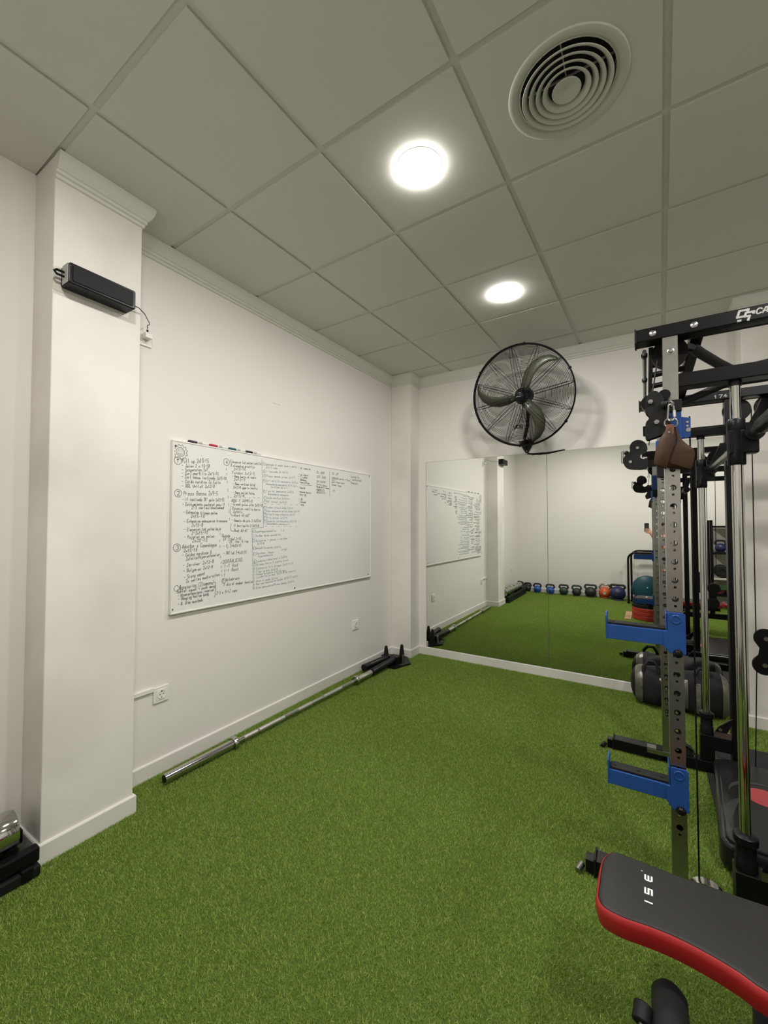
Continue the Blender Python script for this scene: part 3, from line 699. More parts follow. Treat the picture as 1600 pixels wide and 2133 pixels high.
for k in range(6):
    a = 2*PI*k/6 + 0.4; d = Vector((math.cos(a), math.sin(a)))
    MB().cyl(fp(d.x*(RF-0.012), d.y*(RF-0.012), 0), fp(d.x*(RF+0.012), d.y*(RF+0.012), 0), 0.009, n=10).build('ring_clip', BLACK, t, smooth=True)
MB().lathe([(0.0001, 0.115), (0.03, 0.115), (0.036, 0.112), (0.037, 0.10), (0.0001, 0.098)], TM, n=28).build('badge_cap', BLACK, t, smooth=True)
mb = MB()
for a, b_ in (((-0.016, 0.001), (0.016, 0.001)),): 
    write(mb, '-----', (-0.02, -0.004), (0.02, 0.0), 0.010, 0.0022, TM @ Matrix.Translation((0, 0, 0.1155)), rnd, 0)
mb.build('badge_print', GREYP, t)
MB().lathe([(0.0001, 0.05), (0.045, 0.05), (0.05, 0.04), (0.052, 0.0), (0.0001, -0.005)], TM, n=28).build('hub', BLACK, t, smooth=True)
MB().lathe([(0.0001, -0.01), (0.06, -0.012), (0.072, -0.03), (0.074, -0.10), (0.066, -0.15), (0.045, -0.175), (0.0001, -0.18)], TM, n=32).build('motor', BLACK, t, smooth=True)
for k in range(3):                                # scimitar blades
    a0 = 2*PI*k/3
    cl = [(0.035, 0.05, 0.075), (0.055, 0.12, 0.085), (0.085, 0.19, 0.092), (0.14, 0.25, 0.09), (0.205, 0.282, 0.078), (0.265, 0.288, 0.056), (0.315, 0.275, 0.028), (0.335, 0.262, 0.006)]
    cl = [(x * 0.91, y * 0.91, wd * 0.95) for x, y, wd in cl]
    v = []; m_ = 5
    for i, (x, y, wd) in enumerate(cl):
        x0, y0, _ = cl[max(i-1, 0)]; x1, y1, _ = cl[min(i+1, len(cl)-1)]
        d = Vector((x1-x0, y1-y0)).normalized(); n_ = Vector((-d.y, d.x))
        tw = 0.55 - 0.3 * i / len(cl)
        for j in range(m_):
            s_ = (j/(m_-1) - 0.5) * wd
            px, py = x + n_.x*s_, y + n_.y*s_; z = 0.018 - s_*tw + 0.012*(1 - (2*j/(m_-1)-1)**2)
            xr = px*math.cos(a0) - py*math.sin(a0); yr = px*math.sin(a0) + py*math.cos(a0)
            v.append(fp(xr, yr, z))
    f = [(i*m_+j, i*m_+j+1, (i+1)*m_+j+1, (i+1)*m_+j) for i in range(len(cl)-1) for j in range(m_-1)]
    o = MB().add(v, f).build('fan_blade', OLIVE, t, smooth=True)
    sm = o.modifiers.new('thick', 'SOLIDIFY'); sm.thickness = 0.002
    for sx in (-0.012, 0.016):
        x, y = 0.035 + sx, 0.075
        xr = x*math.cos(a0) - y*math.sin(a0); yr = x*math.sin(a0) + y*math.cos(a0)
        MB().cyl(fp(xr, yr, 0.03), fp(xr, yr, 0.045), 0.005, n=8).build('blade_bolt', STEEL, o)
# mount: yoke, arm and wall bracket (local to fan centre)
BK = Vector((-0.928, YM, 2.07)) - FC
MB().tube([fp(0, 0.0, -0.16), fp(0.0, -0.03, -0.20), Vector((0, 0.21, -0.13)), Vector((-0.005, 0.20, -0.22)), Vector((-0.03, 0.22, -0.30)), BK + Vector((0.0, -0.10, 0.07))], 0.016, n=12).build('mount_arm', BLACK, t, smooth=True)
MB().cyl(fp(0.0, -0.0, -0.15) + Vector((-0.05, 0, -0.02)), fp(0, 0, -0.15) + Vector((0.05, 0, -0.02)), 0.022, n=16).build('tilt_joint', BLACK, t, smooth=True)
MB().prism([BK + Vector(p) for p in ((-0.075, -0.012, 0.065), (0.08, -0.012, 0.075), (0.03, -0.012, -0.02), (0.012, -0.012, -0.05), (-0.012, -0.012, -0.05), (-0.03, -0.012, -0.02))], (0, 0.011, 0)).build('wall_plate', BLACK, t, bevel=0.003)
MB().prism([BK + Vector(p) for p in ((-0.004, -0.11, 0.075), (-0.004, -0.012, 0.07), (-0.004, -0.012, -0.02), (-0.004, -0.10, 0.045))], (0.008, 0, 0)).build('bracket_web', BLACK, t, bevel=0.001)
MB().prism([BK + Vector(p) for p in ((0.030, -0.11, 0.075), (0.030, -0.012, 0.07), (0.030, -0.012, 0.0), (0.030, -0.10, 0.045))], (0.006, 0, 0)).build('bracket_web', BLACK, t, bevel=0.001)
for p in ((-0.055, 0.052), (0.06, 0.06), (0, -0.035)):
    MB().cyl(BK + Vector((p[0], -0.017, p[1])), BK + Vector((p[0], -0.012, p[1])), 0.006, n=10).build('bracket_screw', STEEL, t, smooth=True)
cx = []
for i in range(40):
    a = i * 0.8; cx.append((-0.05 - 0.035*math.cos(a*0.31) - i*0.0006, 0.10 + 0.012*math.sin(a*0.7), -0.235 + 0.018*math.sin(a)))
MB().tube(cx, 0.003, n=6).build('coiled_cable', BLACK, t, smooth=True)
MB().tube([fp(-0.02, -0.04, -0.12), Vector((-0.03, 0.13, -0.12)), Vector((-0.055, 0.11, -0.2)), Vector(cx[0])], 0.003, n=6).build('motor_cable', BLACK, t, smooth=True)
o = MB().tube([(-0.928, 3.965, 2.02), (-0.90, 3.955, 2.008), (-0.82, 3.953, 1.999), (-0.74, 3.956, 2.0), (-0.66, 3.96, 2.012), (-0.60, 3.968, 2.018)], 0.0045, n=8).build('power_cable', BLACK, smooth=True)
tag(o, 'black cable running from the fan bracket along the mirror top', 'cable')
# ------------------------------------------------------------------ barbell and landmine holder along the left wall
p0 = Vector((-2.163, 1.272, 0.020)); p1 = Vector((-2.094, 3.330, 0.034)); bd_ = (p1 - p0).normalized(); BL = (p1 - p0).length
t = empty('barbell', p0, 'long chrome barbell lying on the turf along the left wall', 'barbell')
def bp_(s): return bd_ * s
for a, b_ in ((0.0, 0.415), (BL - 0.41, BL)): MB().cyl(bp_(a), bp_(b_), 0.0252, n=32).build('sleeve', CHROME, t, smooth=True, bevel=0.0015)
MB().cyl(bp_(-0.0015), bp_(0.001), 0.019, n=24).build('sleeve_end_cap', BLACK, t)
for s_ in (0.415, BL - 0.44): MB().tube([bp_(s_), bp_(s_ + 0.006), bp_(s_ + 0.024), bp_(s_ + 0.030)], 0.04, n=32, rad=[0.034, 0.0385, 0.0385, 0.030]).build('collar', CHROME, t, smooth=True)
MB().cyl(bp_(0.44), bp_(BL - 0.44), 0.0142, n=20).build('shaft', CHROME, t, smooth=True)
for a, b_ in ((0.50, 0.60), (0.615, 0.83), (BL - 0.83, BL - 0.615), (BL/2 - 0.07, BL/2 + 0.07)):
    MB().cyl(bp_(a), bp_(b_), 0.0146, n=20).build('knurled_grip', KNURL, t, smooth=True)

t = empty('landmine_base', (-2.10, 3.50, 0), 'black landmine base with two upright horns in the corner, holding the barbell end', 'landmine base')
def lm(x, y, z): return (x + 2.10, y - 3.50, z)
MB().prism([lm(*p, -0.004) for p in ((-2.255, 3.40), (-2.02, 3.40), (-1.955, 3.60), (-2.08, 3.755), (-2.255, 3.755))], (0, 0, 0.014)).build('base_plate', BLACK, t, bevel=0.002)
for x, y in ((-2.178, 3.505), (-2.070, 3.625)):
    MB().tube([lm(x, y, 0.008), lm(x, y, 0.03), lm(x, y, 0.09), lm(x, y, 0.15), lm(x, y, 0.165)], 0.02, n=20, rad=[0.026, 0.026, 0.023, 0.016, 0.010]).build('horn', BLACKM, t, smooth=True)
MB().cyl(lm(-2.0975, 3.13, 0.034), lm(-2.088, 3.50, 0.05), 0.0305, n=28).build('bar_holder', BLACK, t, smooth=True)
MB().cyl(lm(-2.205, 3.16, 0.045), lm(-2.16, 3.50, 0.055), 0.0305, n=28).build('bar_holder', BLACK, t, smooth=True)
MB().box(lm(-2.225, 3.49, 0.008), lm(-2.045, 3.56, 0.075)).build('pivot_block', BLACK, t, bevel=0.006)
for x, y in ((-2.125, 3.53), (-2.03, 3.575), (-2.20, 3.53)): MB().cyl(lm(x, y, 0.01), lm(x, y, 0.086), 0.011, n=12).build('pivot_bolt', STEEL, t, smooth=True)
MB().prism([lm(*p, 0.0104) for p in ((-2.035, 3.47), (-1.99, 3.50), (-1.985, 3.55), (-2.02, 3.53))], (0, 0, 0.0006)).build('base_sticker', DGREY, t)

# ------------------------------------------------------------------ the rack (cable rack with guide rods)
rack = empty('cable_rack', (0.083, 1.865, 0), 'tall black and steel cable power rack in front of the mirror', 'power rack')
RO = Vector((0.083, 1.865, 0))
def rk(p): return Vector(p) - RO
def rbox(name, a, b_, m=BLACK, bev=0.003, parent=None):
    return MB().box(rk(a), rk(b_)).build(name, m, rack if parent is None else parent, bevel=bev)
YN, YF = (1.83, 1.90), (2.91, 2.98)
def upright(y0, y1, ztop):
    """steel box section: front and back plates pierced by large and small holes"""
    x0, x1 = 0.0605, 0.1065; xc = 0.0845; hw_ = (x1 - x0); th = 0.003
    mb = MB(); pitch = 0.0669; zs = []
    def cell(yy, za, zb, zc_, r, inw):
        n = 16; vs_ = []
        for k in range(n):
            a = 2*PI*k/n + PI/16
            vs_.append((xc + r*math.cos(a), yy, zc_ + r*math.sin(a)))
        # outer loop follows the rectangle
        for k in range(n):
            a = 2*PI*k/n + PI/16; dx, dz = math.cos(a), math.sin(a)
            tx = ((x1 if dx > 0 else x0) - xc) / dx; tz = ((zb if dz > 0 else za) - zc_) / dz
            s_ = min(tx, tz); vs_.append((xc + dx*s_, yy, zc_ + dz*s_))
        for k in range(n): vs_.append((xc + r*math.cos(2*PI*k/n + PI/16), yy + inw*th, zc_ + r*math.sin(2*PI*k/n + PI/16)))
        fs = []
        for k in range(n):
            l = (k+1) % n
            fs += [(k, l, n+l, n+k), (k, 2*n+k, 2*n+l, l)]
        # corner fillers
        for cxn, czn in ((x0, za), (x1, za), (x1, zb), (x0, zb)):
            best = sorted(range(n), key=lambda k: (vs_[n+k][0]-cxn)**2 + (vs_[n+k][2]-czn)**2)[:2]
            i = len(vs_); vs_.append((cxn, yy, czn)); fs.append((n+best[0], n+best[1], i))
        mb.add([rk(v) for v in vs_], fs)
    def plate(yy, inw):
        top = 1.80; k0 = -16
        def quad(za, zb): mb.add([rk(v) for v in ((x0, yy, za), (x1, yy, za), (x1, yy, zb), (x0, yy, zb))], [(0, 1, 2, 3)])
        quad(0.0, 1.357 + pitch*k0 - 0.024 - 0.012)
        for k in range(k0, 7):
            zc_ = 1.357 + pitch * k
            cell(yy, zc_ - 0.036, zc_ - 0.014, zc_ - 0.0245, 0.0045, inw)
            cell(yy, zc_ - 0.014, zc_ + 0.0309, zc_, 0.0105, inw)
        quad(1.357 + pitch*6 + 0.0309, ztop)
    plate(y0, 1); plate(y1, -1)
    for xx in (x0, x1): mb.add([rk(v) for v in ((xx, y0, 0), (xx, y1, 0), (xx, y1, ztop), (xx, y0, ztop))], [(0, 1, 2, 3)])
    bm_ = mb.build('front_upright', STEEL, rack, weld=True)
    return bm_
upright(YN[0], YN[1], 2.044); upright(YF[0], YF[1], 2.044)
XE = 1.30
for (y0, y1) in (YN, YF):
    rbox('top_beam', (-0.022, y0 - 0.003, 2.044), (XE, y1, 2.092))
    rbox('beam_end_cap', (-0.027, y0 - 0.006, 2.041), (-0.021, y1 + 0.003, 2.095), BLACKM, 0.001)
    rbox('middle_beam', (0.1065, y0 + 0.004, 1.855), (XE, y1 - 0.004, 1.905))
    rbox('foot_beam', (-0.185, y0, 0.0), (0.62, y1, 0.058))
    rbox('foot_end_cap', (-0.192, y0 - 0.003, -0.005), (-0.185, y1 + 0.003, 0.064), BLACKM, 0.001)
    rbox('rear_upright', (0.373, y0 + 0.005, 0.0), (0.418, y1, 2.044), BLACK)
    rbox('rear_upright', (XE - 0.05, y0, 0.0), (XE, y1, 2.044), BLACK)
    rbox('rod_base_box', (0.235, y0 + 0.0, 0.125), (0.372, y1, 0.2), BLACK)
    rbox('rod_base_plate', (0.235, y0 + 0.005, 0.058), (0.30, y1 - 0.005, 0.125), BLACK)
    yc = (y0 + y1) / 2
    mb = MB().tube([rk((0.268, yc, 0.2)), rk((0.268, yc, 0.235)), rk((0.268, yc, 0.240)), rk((0.268, yc, 0.285)), rk((0.268, yc, 0.290)), rk((0.268, yc, 0.312)), rk((0.268, yc, 0.316))], 0.03, n=28, rad=[0.031, 0.031, 0.028, 0.028, 0.034, 0.034, 0.028])
    mb.build('rod_socket', BLACK, rack, smooth=True)
    MB().cyl(rk((0.268, yc, 0.25)), rk((0.268, yc, 1.856)), 0.0155, n=28).build('guide_rod', CHROME, rack, smooth=True)
    MB().cyl(rk((0.268, yc, 1.838)), rk((0.268, yc, 1.855)), 0.019, n=24).build('rod_top_collar', BLACK, rack, smooth=True)
    rbox('bracket_plate', (0.30, y0 - 0.002, 0.20), (0.37, y0 + 0.004, 0.235), STEEL, 0.001)
    MB().prism([rk((x, y0 - 0.012, z)) for x, z in ((0.30, 0.235), (0.315, 0.262), (0.355, 0.30), (0.374, 0.315), (0.374, 0.29), (0.35, 0.235))], (0, 0.01, 0)).build('gusset', BLACK, rack, bevel=0.001)
    MB().cyl(rk((0.322, y0 - 0.016, 0.25)), rk((0.322, y0 - 0.012, 0.25)), 0.0085, n=12).build('bolt_head', STEEL, rack, smooth=True)
    for x, z in ((0.031, 2.067), (0.155, 2.067), (0.085, 2.0)):
        if z > 2.04:
            MB().lathe([(0.0001, 0.006), (0.006, 0.0055), (0.011, 0.003), (0.012, 0.0)], Matrix.Translation(rk((x, y0 - 0.003, z))) @ Matrix.Rotation(R(90), 4, 'X'), n=16).build('bolt_head', STEEL, rack, smooth=True)
        else:
            MB().lathe([(0.0001, 0.008), (0.006, 0.0075), (0.008, 0.003), (0.0115, 0.002), (0.0115, 0.0)], Matrix.Translation(rk((x, y0, z - 0.01))) @ Matrix.Rotation(R(90), 4, 'X'), n=16).build('bolt_head', STEEL, rack, smooth=True)
    MB().cyl(rk((0.085, y0 + 0.078, 2.012)), rk((0.085, y0 + 0.108, 2.012)), 0.058, n=36).build('pulley_wheel', BLACKM, rack, smooth=True)
for a, b_ in ((0.150, 0.190), (XE - 0.05, XE)):
    rbox('cross_beam', (a, YN[1], 2.05), (b_, YF[0], 2.088))
rbox('cross_beam', (XE - 0.05, YN[1], 0.0), (XE, YF[0], 0.058))
# lettering on the near top beam
LM_ = Matrix.Translation(rk((0, YN[0] - 0.0036, 0))) @ Matrix(((1, 0, 0, 0), (0, 0, 1, 0), (0, 1, 0, 0), (0, 0, 0, 1)))
lx, lz, sc = 0.262, 2.046, 0.040
def em(pts): return [(lx + (x + y*0.30) * sc, lz + y * sc) for x, y in pts]
mb = MB()
for st in (((0.74, 0.72), (0.74, 0.92), (0.16, 0.92), (0.16, 0.40), (0.62, 0.40)), ((1.18, 0.52), (1.18, 0.66), (0.66, 0.66), (0.66, 0.36), (0.98, 0.36), (0.98, 0.02)), ((0.30, 0.10), (0.46, 0.10))):
    ribbon(mb, em(st), 0.0068, LM_)
mb.build('beam_emblem', GREYP, rack)
mb = MB(); rnd2 = random.Random(1)
def cleantext(mb, text, x, z, h, wch, w_, M, slant=0.25):
    for i, ch in enumerate(text):
        for st in FONT[ch].split(','):
            pts = [((int(c_[0])-1)/3.0*wch*0.72 + wch*i + x + (int(c_[1])-2)/6.0*h*slant, z + (int(c_[1])-2)/6.0*h) for c_ in st.split()]
            if len(pts) > 1: ribbon(mb, pts, w_, M)
cleantext(mb, 'CA', lx + 0.060, 2.062, 0.017, 0.0165, 0.0042, LM_)
mb.build('beam_lettering', GREYP, rack)
mb = MB(); cleantext(mb, '174', 0.33, 2.053, 0.016, 0.020, 0.0035, Matrix.Translation((0, YF[0]-YN[0], 0)) @ LM_, 0); mb.build('beam_number', GREYP, rack)

# pull-up bars between the top beams
MB().cyl(rk((0.004, YN[1] - 0.002, 2.03)), rk((0.004, YF[0] + 0.002, 2.03)), 0.0075, n=14).build('pull_up_bar', STEEL, rack, smooth=True)
for y in (1.935, 2.27, 2.66): MB().cyl(rk((0.004, y, 2.03)), rk((0.004, y + 0.022, 2.03)), 0.011, n=18).build('bar_clamp', BLACK, rack, smooth=True)
rbox('grip_rail', (0.018, YN[1], 2.015), (0.034, YF[0], 2.044))
for y in (1.96, 2.08, 2.22, 2.40, 2.62, 2.80): MB().cyl(rk((0.034, y, 2.03)), rk((0.152, y + 0.02, 2.045)), 0.0125, n=14).build('grip_rung', BLACK, rack, smooth=True)
MB().tube([rk(p) for p in ((0.155, 1.95, 2.035), (0.19, 2.03, 2.03), (0.26, 2.18, 2.025), (0.32, 2.305, 2.025), (0.36, 2.325, 2.025), (0.46, 2.30, 2.03), (0.62, 2.28, 2.04))], 0.019, n=14).build('pull_up_handle', BLACKM, rack, smooth=True)
MB().tube([rk(p) for p in ((0.155, 2.86, 2.035), (0.19, 2.79, 2.03), (0.26, 2.65, 2.025), (0.32, 2.535, 2.025), (0.36, 2.515, 2.025), (0.46, 2.53, 2.03), (0.62, 2.55, 2.04))], 0.019, n=14).build('pull_up_handle', BLACKM, rack, smooth=True)
# pulleys under the far beams, with covers
for x, y, z, r_ in ((0.43, 2.965, 1.985, 0.062), (0.565, 2.965, 1.99, 0.062), (0.565, 1.87, 1.99, 0.062), (0.43, 1.87, 1.985, 0.06)):
    w_ = MB().cyl(rk((x, y - 0.012, z)), rk((x, y + 0.012, z)), r_, n=36).build('pulley_wheel', BLACKM, rack, smooth=True, bevel=0.002)
    MB().cyl(rk((x, y - 0.018, z)), rk((x, y - 0.012, z)), 0.011, n=12).build('bolt_head', STEEL, rack, smooth=True)
# cables
def cable(pts, r_=0.0026, m=BLACK): return MB().tube([rk(p) for p in pts], r_, n=6).build('cable', m, rack, smooth=True)
cable([(0.139, 1.862, 0.10), (0.139, 1.862, 1.75)]); cable([(0.139, 2.945, 0.10), (0.139, 2.945, 1.75)])
cable([(0.14, 1.865, 2.035), (1.2, 1.865, 2.035)]); cable([(0.14, 2.945, 2.035), (1.2, 2.945, 2.035)])
cable([(0.02, 1.82, 1.80), (0.045, 1.85, 1.97)]); cable([(0.02, 2.94, 1.83), (0.045, 2.945, 1.97)])
cable([(0.487, 2.955, 0.78), (0.492, 2.962, 1.985)]); cable([(0.487, 2.955, 0.60), (0.472, 2.955, 0.06)]); cable([(0.55, 2.95, 0.9), (0.56, 2.95, 1.95)])
cable([(0.487, 1.875, 0.75), (0.492, 1.875, 1.985)]); cable([(0.487, 1.875, 0.55), (0.472, 1.875, 0.06)])
# hanging double pulley blocks
for y in (2.955, 1.875):
    g_ = MB()
    pc = (0.528, y, 0.752); pb = (0.520, y, 0.612)
    poly = arc(pc, 0.052, -20, 200, 12) + arc(pb, 0.052, 160, 380, 12)
    g_.prism([rk(p) for p in poly[:13]] + [rk((0.500, y, 0.70)), rk((0.495, y, 0.665))] + [rk(p) for p in poly[13:]] + [rk((0.548, y, 0.665)), rk((0.552, y, 0.70))], (0, 0.006, 0))
    blk_ = g_.build('pulley_block', BLACK, rack)
    for c_ in (pc, pb):
        MB().cyl(rk((c_[0], y + 0.006, c_[2])), rk((c_[0], y + 0.028, c_[2])), 0.048, n=30).build('pulley_wheel', BLACKM, blk_, smooth=True)
        MB().cyl(rk((c_[0], y - 0.006, c_[2])), rk((c_[0], y, c_[2])), 0.011, n=12).build('bolt_head', STEEL, blk_, smooth=True)
# low pulleys with curved guard
for y in (1.865, 2.945):
    lp = MB().cyl(rk((0.165, y - 0.012, 0.058)), rk((0.165, y + 0.012, 0.058)), 0.040, n=36).build('low_pulley', BLACKM, rack, smooth=True)
    ga = arc((0.160, y, 0.055), 0.056, 140, 20, 14); gb = arc((0.160, y, 0.055), 0.050, 20, 140, 14)
    MB().prism([rk((p[0], p[1] - 0.018, p[2])) for p in ga + gb], (0, 0.036, 0)).build('pulley_guard', CHROME if y < 2 else BLACK, rack, bevel=0.001)
    MB().cyl(rk((0.165, y - 0.02, 0.058)), rk((0.165, y + 0.02, 0.058)), 0.008, n=12).build('bolt_head', STEEL, rack, smooth=True)
# levelling feet at the foot beam ends
for y in (1.865, 2.945):
    MB().box(rk((-0.222, y - 0.025, -0.006)), rk((-0.192, y + 0.022, 0.046))).build('foot_bracket', BLACK, rack, bevel=0.002)
    MB().cyl(rk((-0.248, y - 0.045, 0.003)), rk((-0.236, y - 0.010, 0.010)), 0.012, n=18).build('foot_roller', STEEL if y < 2 else BLACKM, rack, smooth=True)
# zinc plate on the far foot
rbox('zinc_plate', (-0.015, YF[0] - 0.003, 0.052), (0.03, YF[0] + 0.045, 0.062), STEEL, 0.001)
rbox('zinc_plate', (-0.015, YF[0] - 0.004, 0.030), (0.10, YF[0] - 0.001, 0.055), STEEL, 0.0005)

# near pulley carriage on the front upright
def pyk(p, y): return rk((p[0], y, p[2]))
def soft(pts, n=4, keep=0.45):
    out = []; m_ = len(pts); P_ = [Vector(q_) for q_ in pts]
    for i in range(m_):
        a, b2, c2 = P_[i-1], P_[i], P_[(i+1) % m_]
        s0 = b2.lerp(a, keep); s1 = b2.lerp(c2, keep)
        for k in range(n + 1):
            u_ = k / n; out.append(s0*(1-u_)**2 + b2*2*u_*(1-u_) + s1*u_**2)
    return out
def plate_from(pts, y, th, name, m, parent=None, bev=0.0015):
    pts = soft(pts) if m is BLACKM else pts
    return MB().prism([rk((p[0], y, p[2])) for p in pts], (0, th, 0)).build(name, m, parent or rack, bevel=bev)
cn = plate_from([(0.0618, 1.795, 1.7968), (0.0565, 1.795, 1.822), (0.0423, 1.795, 1.8419), (0.0248, 1.795, 1.8449), (0.0113, 1.795, 1.833), (0.0034, 1.795, 1.8023), (0.0029, 1.795, 1.7687), (0.0146, 1.795, 1.7547), (0.0159, 1.795, 1.7421), (0.0024, 1.795, 1.7333),
                 (0.0013, 1.795, 1.6645), (0.0251, 1.795, 1.6707), (0.06, 1.795, 1.6824), (0.0773, 1.795, 1.6994), (0.0807, 1.795, 1.7351), (0.07, 1.795, 1.7747)], 1.795, 0.005, 'carriage_plate', BLACKM)
cn2 = plate_from([(0.0618, 1.795, 1.7968), (0.0565, 1.795, 1.822), (0.0423, 1.795, 1.8419), (0.0248, 1.795, 1.8449), (0.0113, 1.795, 1.833), (0.0034, 1.795, 1.8023), (0.0029, 1.795, 1.7687), (0.0146, 1.795, 1.7547), (0.0159, 1.795, 1.7421), (0.0024, 1.795, 1.7333),
                 (0.0013, 1.795, 1.6645), (0.0251, 1.795, 1.6707), (0.06, 1.795, 1.6824), (0.0773, 1.795, 1.6994), (0.0807, 1.795, 1.7351), (0.07, 1.795, 1.7747)], 1.828, 0.005, 'carriage_plate', BLACKM)
for u in ((0.0198, 1.795, 1.8033), (0.0376, 1.795, 1.727)):
    MB().cyl(rk((u[0], 1.784, u[2])), rk((u[0], 1.795, u[2])), 0.0085, n=6).cyl(rk((u[0], 1.778, u[2])), rk((u[0], 1.784, u[2])), 0.005, n=10).build('hex_bolt', STEEL, cn)
    MB().cyl(rk((u[0], 1.802, u[2])), rk((u[0], 1.826, u[2])), 0.030, n=30).build('pulley_wheel', BLACK, cn, smooth=True)
u = (0.0624, 1.8, 1.8258); MB().cyl(rk((u[0], 1.80, u[2])), rk((u[0], 1.822, u[2])), 0.019, n=26).build('pulley_wheel', BLACK, rack, smooth=True)
u = (0.0615, 1.79, 1.7869)
MB().lathe([(0.0001, 0.014), (0.008, 0.012), (0.013, 0.004), (0.0135, -0.004), (0.008, -0.012), (0.0001, -0.013)], Matrix.Translation(rk(u)), n=20).build('pull_knob', BLACKM, rack, smooth=True)
a = (0.0749, 1.815, 1.7664); b_ = (0.1093, 1.815, 1.622)
rbox('carriage_slide', (0.0545, 1.818, b_[2]), (0.1125, 1.912, a[2]), BLUE, 0.003)
rbox('carriage_cap', (0.060, 1.812, (0.0918, 1.812, 1.7633)[2]), (0.114, 1.915, (0.0925, 1.812, 1.8066)[2]), BLACKM, 0.003)
o = plate_from([(0.1123, 1.83, 1.7454), (0.14, 1.83, 1.7381), (0.1389, 1.83, 1.6712), (0.1264, 1.83, 1.6674), (0.111, 1.83, 1.6674)], 1.83, 0.004, 'blue_side_plate', BLUE)
for u, r_ in (((0.1301, 1.8298, 1.7239), 0.0042), ((0.1298, 1.8298, 1.7101), 0.0042), ((0.1324, 1.8298, 1.696), 0.0075)):
    MB().cyl(rk((u[0], 1.8285, u[2])), rk((u[0], 1.83, u[2])), r_, n=14).build('plate_hole', STEEL, o)
# far pulley carriage
fc = MB().prism([rk((p[0], 2.885, p[2])) for p in soft(((0.0157, 2.885, 1.7998), (0.0067, 2.885, 1.8347), (-0.0146, 2.885, 1.854), (-0.0437, 2.885, 1.86), (-0.0684, 2.885, 1.8453), (-0.0787, 2.885, 1.8175), (-0.0742, 2.885, 1.7911), (-0.0917, 2.885, 1.7812), (-0.1095, 2.885, 1.7595), (-0.1125, 2.885, 1.7249),
     (-0.0979, 2.885, 1.6949), (-0.0708, 2.885, 1.6815), (0.0138, 2.885, 1.6756), (0.0173, 2.885, 1.7516), (-0.0067, 2.885, 1.7394), (-0.0258, 2.885, 1.7524), (-0.0207, 2.885, 1.7719), (0.0034, 2.885, 1.7754)))], (0, 0.006, 0)).build('carriage_plate', BLACKM, rack)
for u in ((-0.037, 2.88, 1.8098), (-0.0737, 2.88, 1.7299)):
    MB().cyl(rk((u[0], 2.877, u[2])), rk((u[0], 2.885, u[2])), 0.0085, n=12).build('hex_bolt', STEEL, fc, smooth=True)
    MB().cyl(rk((u[0], 2.892, u[2])), rk((u[0], 2.915, u[2])), 0.036, n=30).build('pulley_wheel', BLACK, fc, smooth=True)
u = (-0.0946, 2.9, 1.7865); MB().lathe([(0.0001, 0.014), (0.009, 0.011), (0.014, 0.003), (0.012, -0.008), (0.0001, -0.014)], Matrix.Translation(rk(u)), n=18).build('pull_knob', BLACKM, rack, smooth=True)
a = (-0.1171, 2.9, 1.7973); b_ = (-0.1182, 2.9, 1.7243)
MB().tube([rk((a[0], 2.9, a[2])), rk((a[0] + 0.006, 2.9, a[2] + 0.004)), rk((a[0] + 0.004, 2.9, b_[2])), rk((a[0] - 0.004, 2.9, b_[2] + 0.004)), rk((a[0] - 0.003, 2.9, a[2]))], 0.0028, n=8).build('snap_hook', STEEL, rack, smooth=True)
rbox('carriage_slide', (0.0545, 2.90, 1.70), (0.1125, 2.99, 1.845), BLUE, 0.003)
rbox('carriage_arm', (-0.005, 2.893, 1.695), (0.0545, 2.917, 1.735), BLACK, 0.002)
rbox('carriage_arm', (-0.005, 1.803, 1.685), (0.0545, 1.826, 1.72), BLACK, 0.002)
rbox('carriage_cap', (0.058, 2.895, 1.63), (0.112, 2.99, 1.70), BLACKM, 0.003)

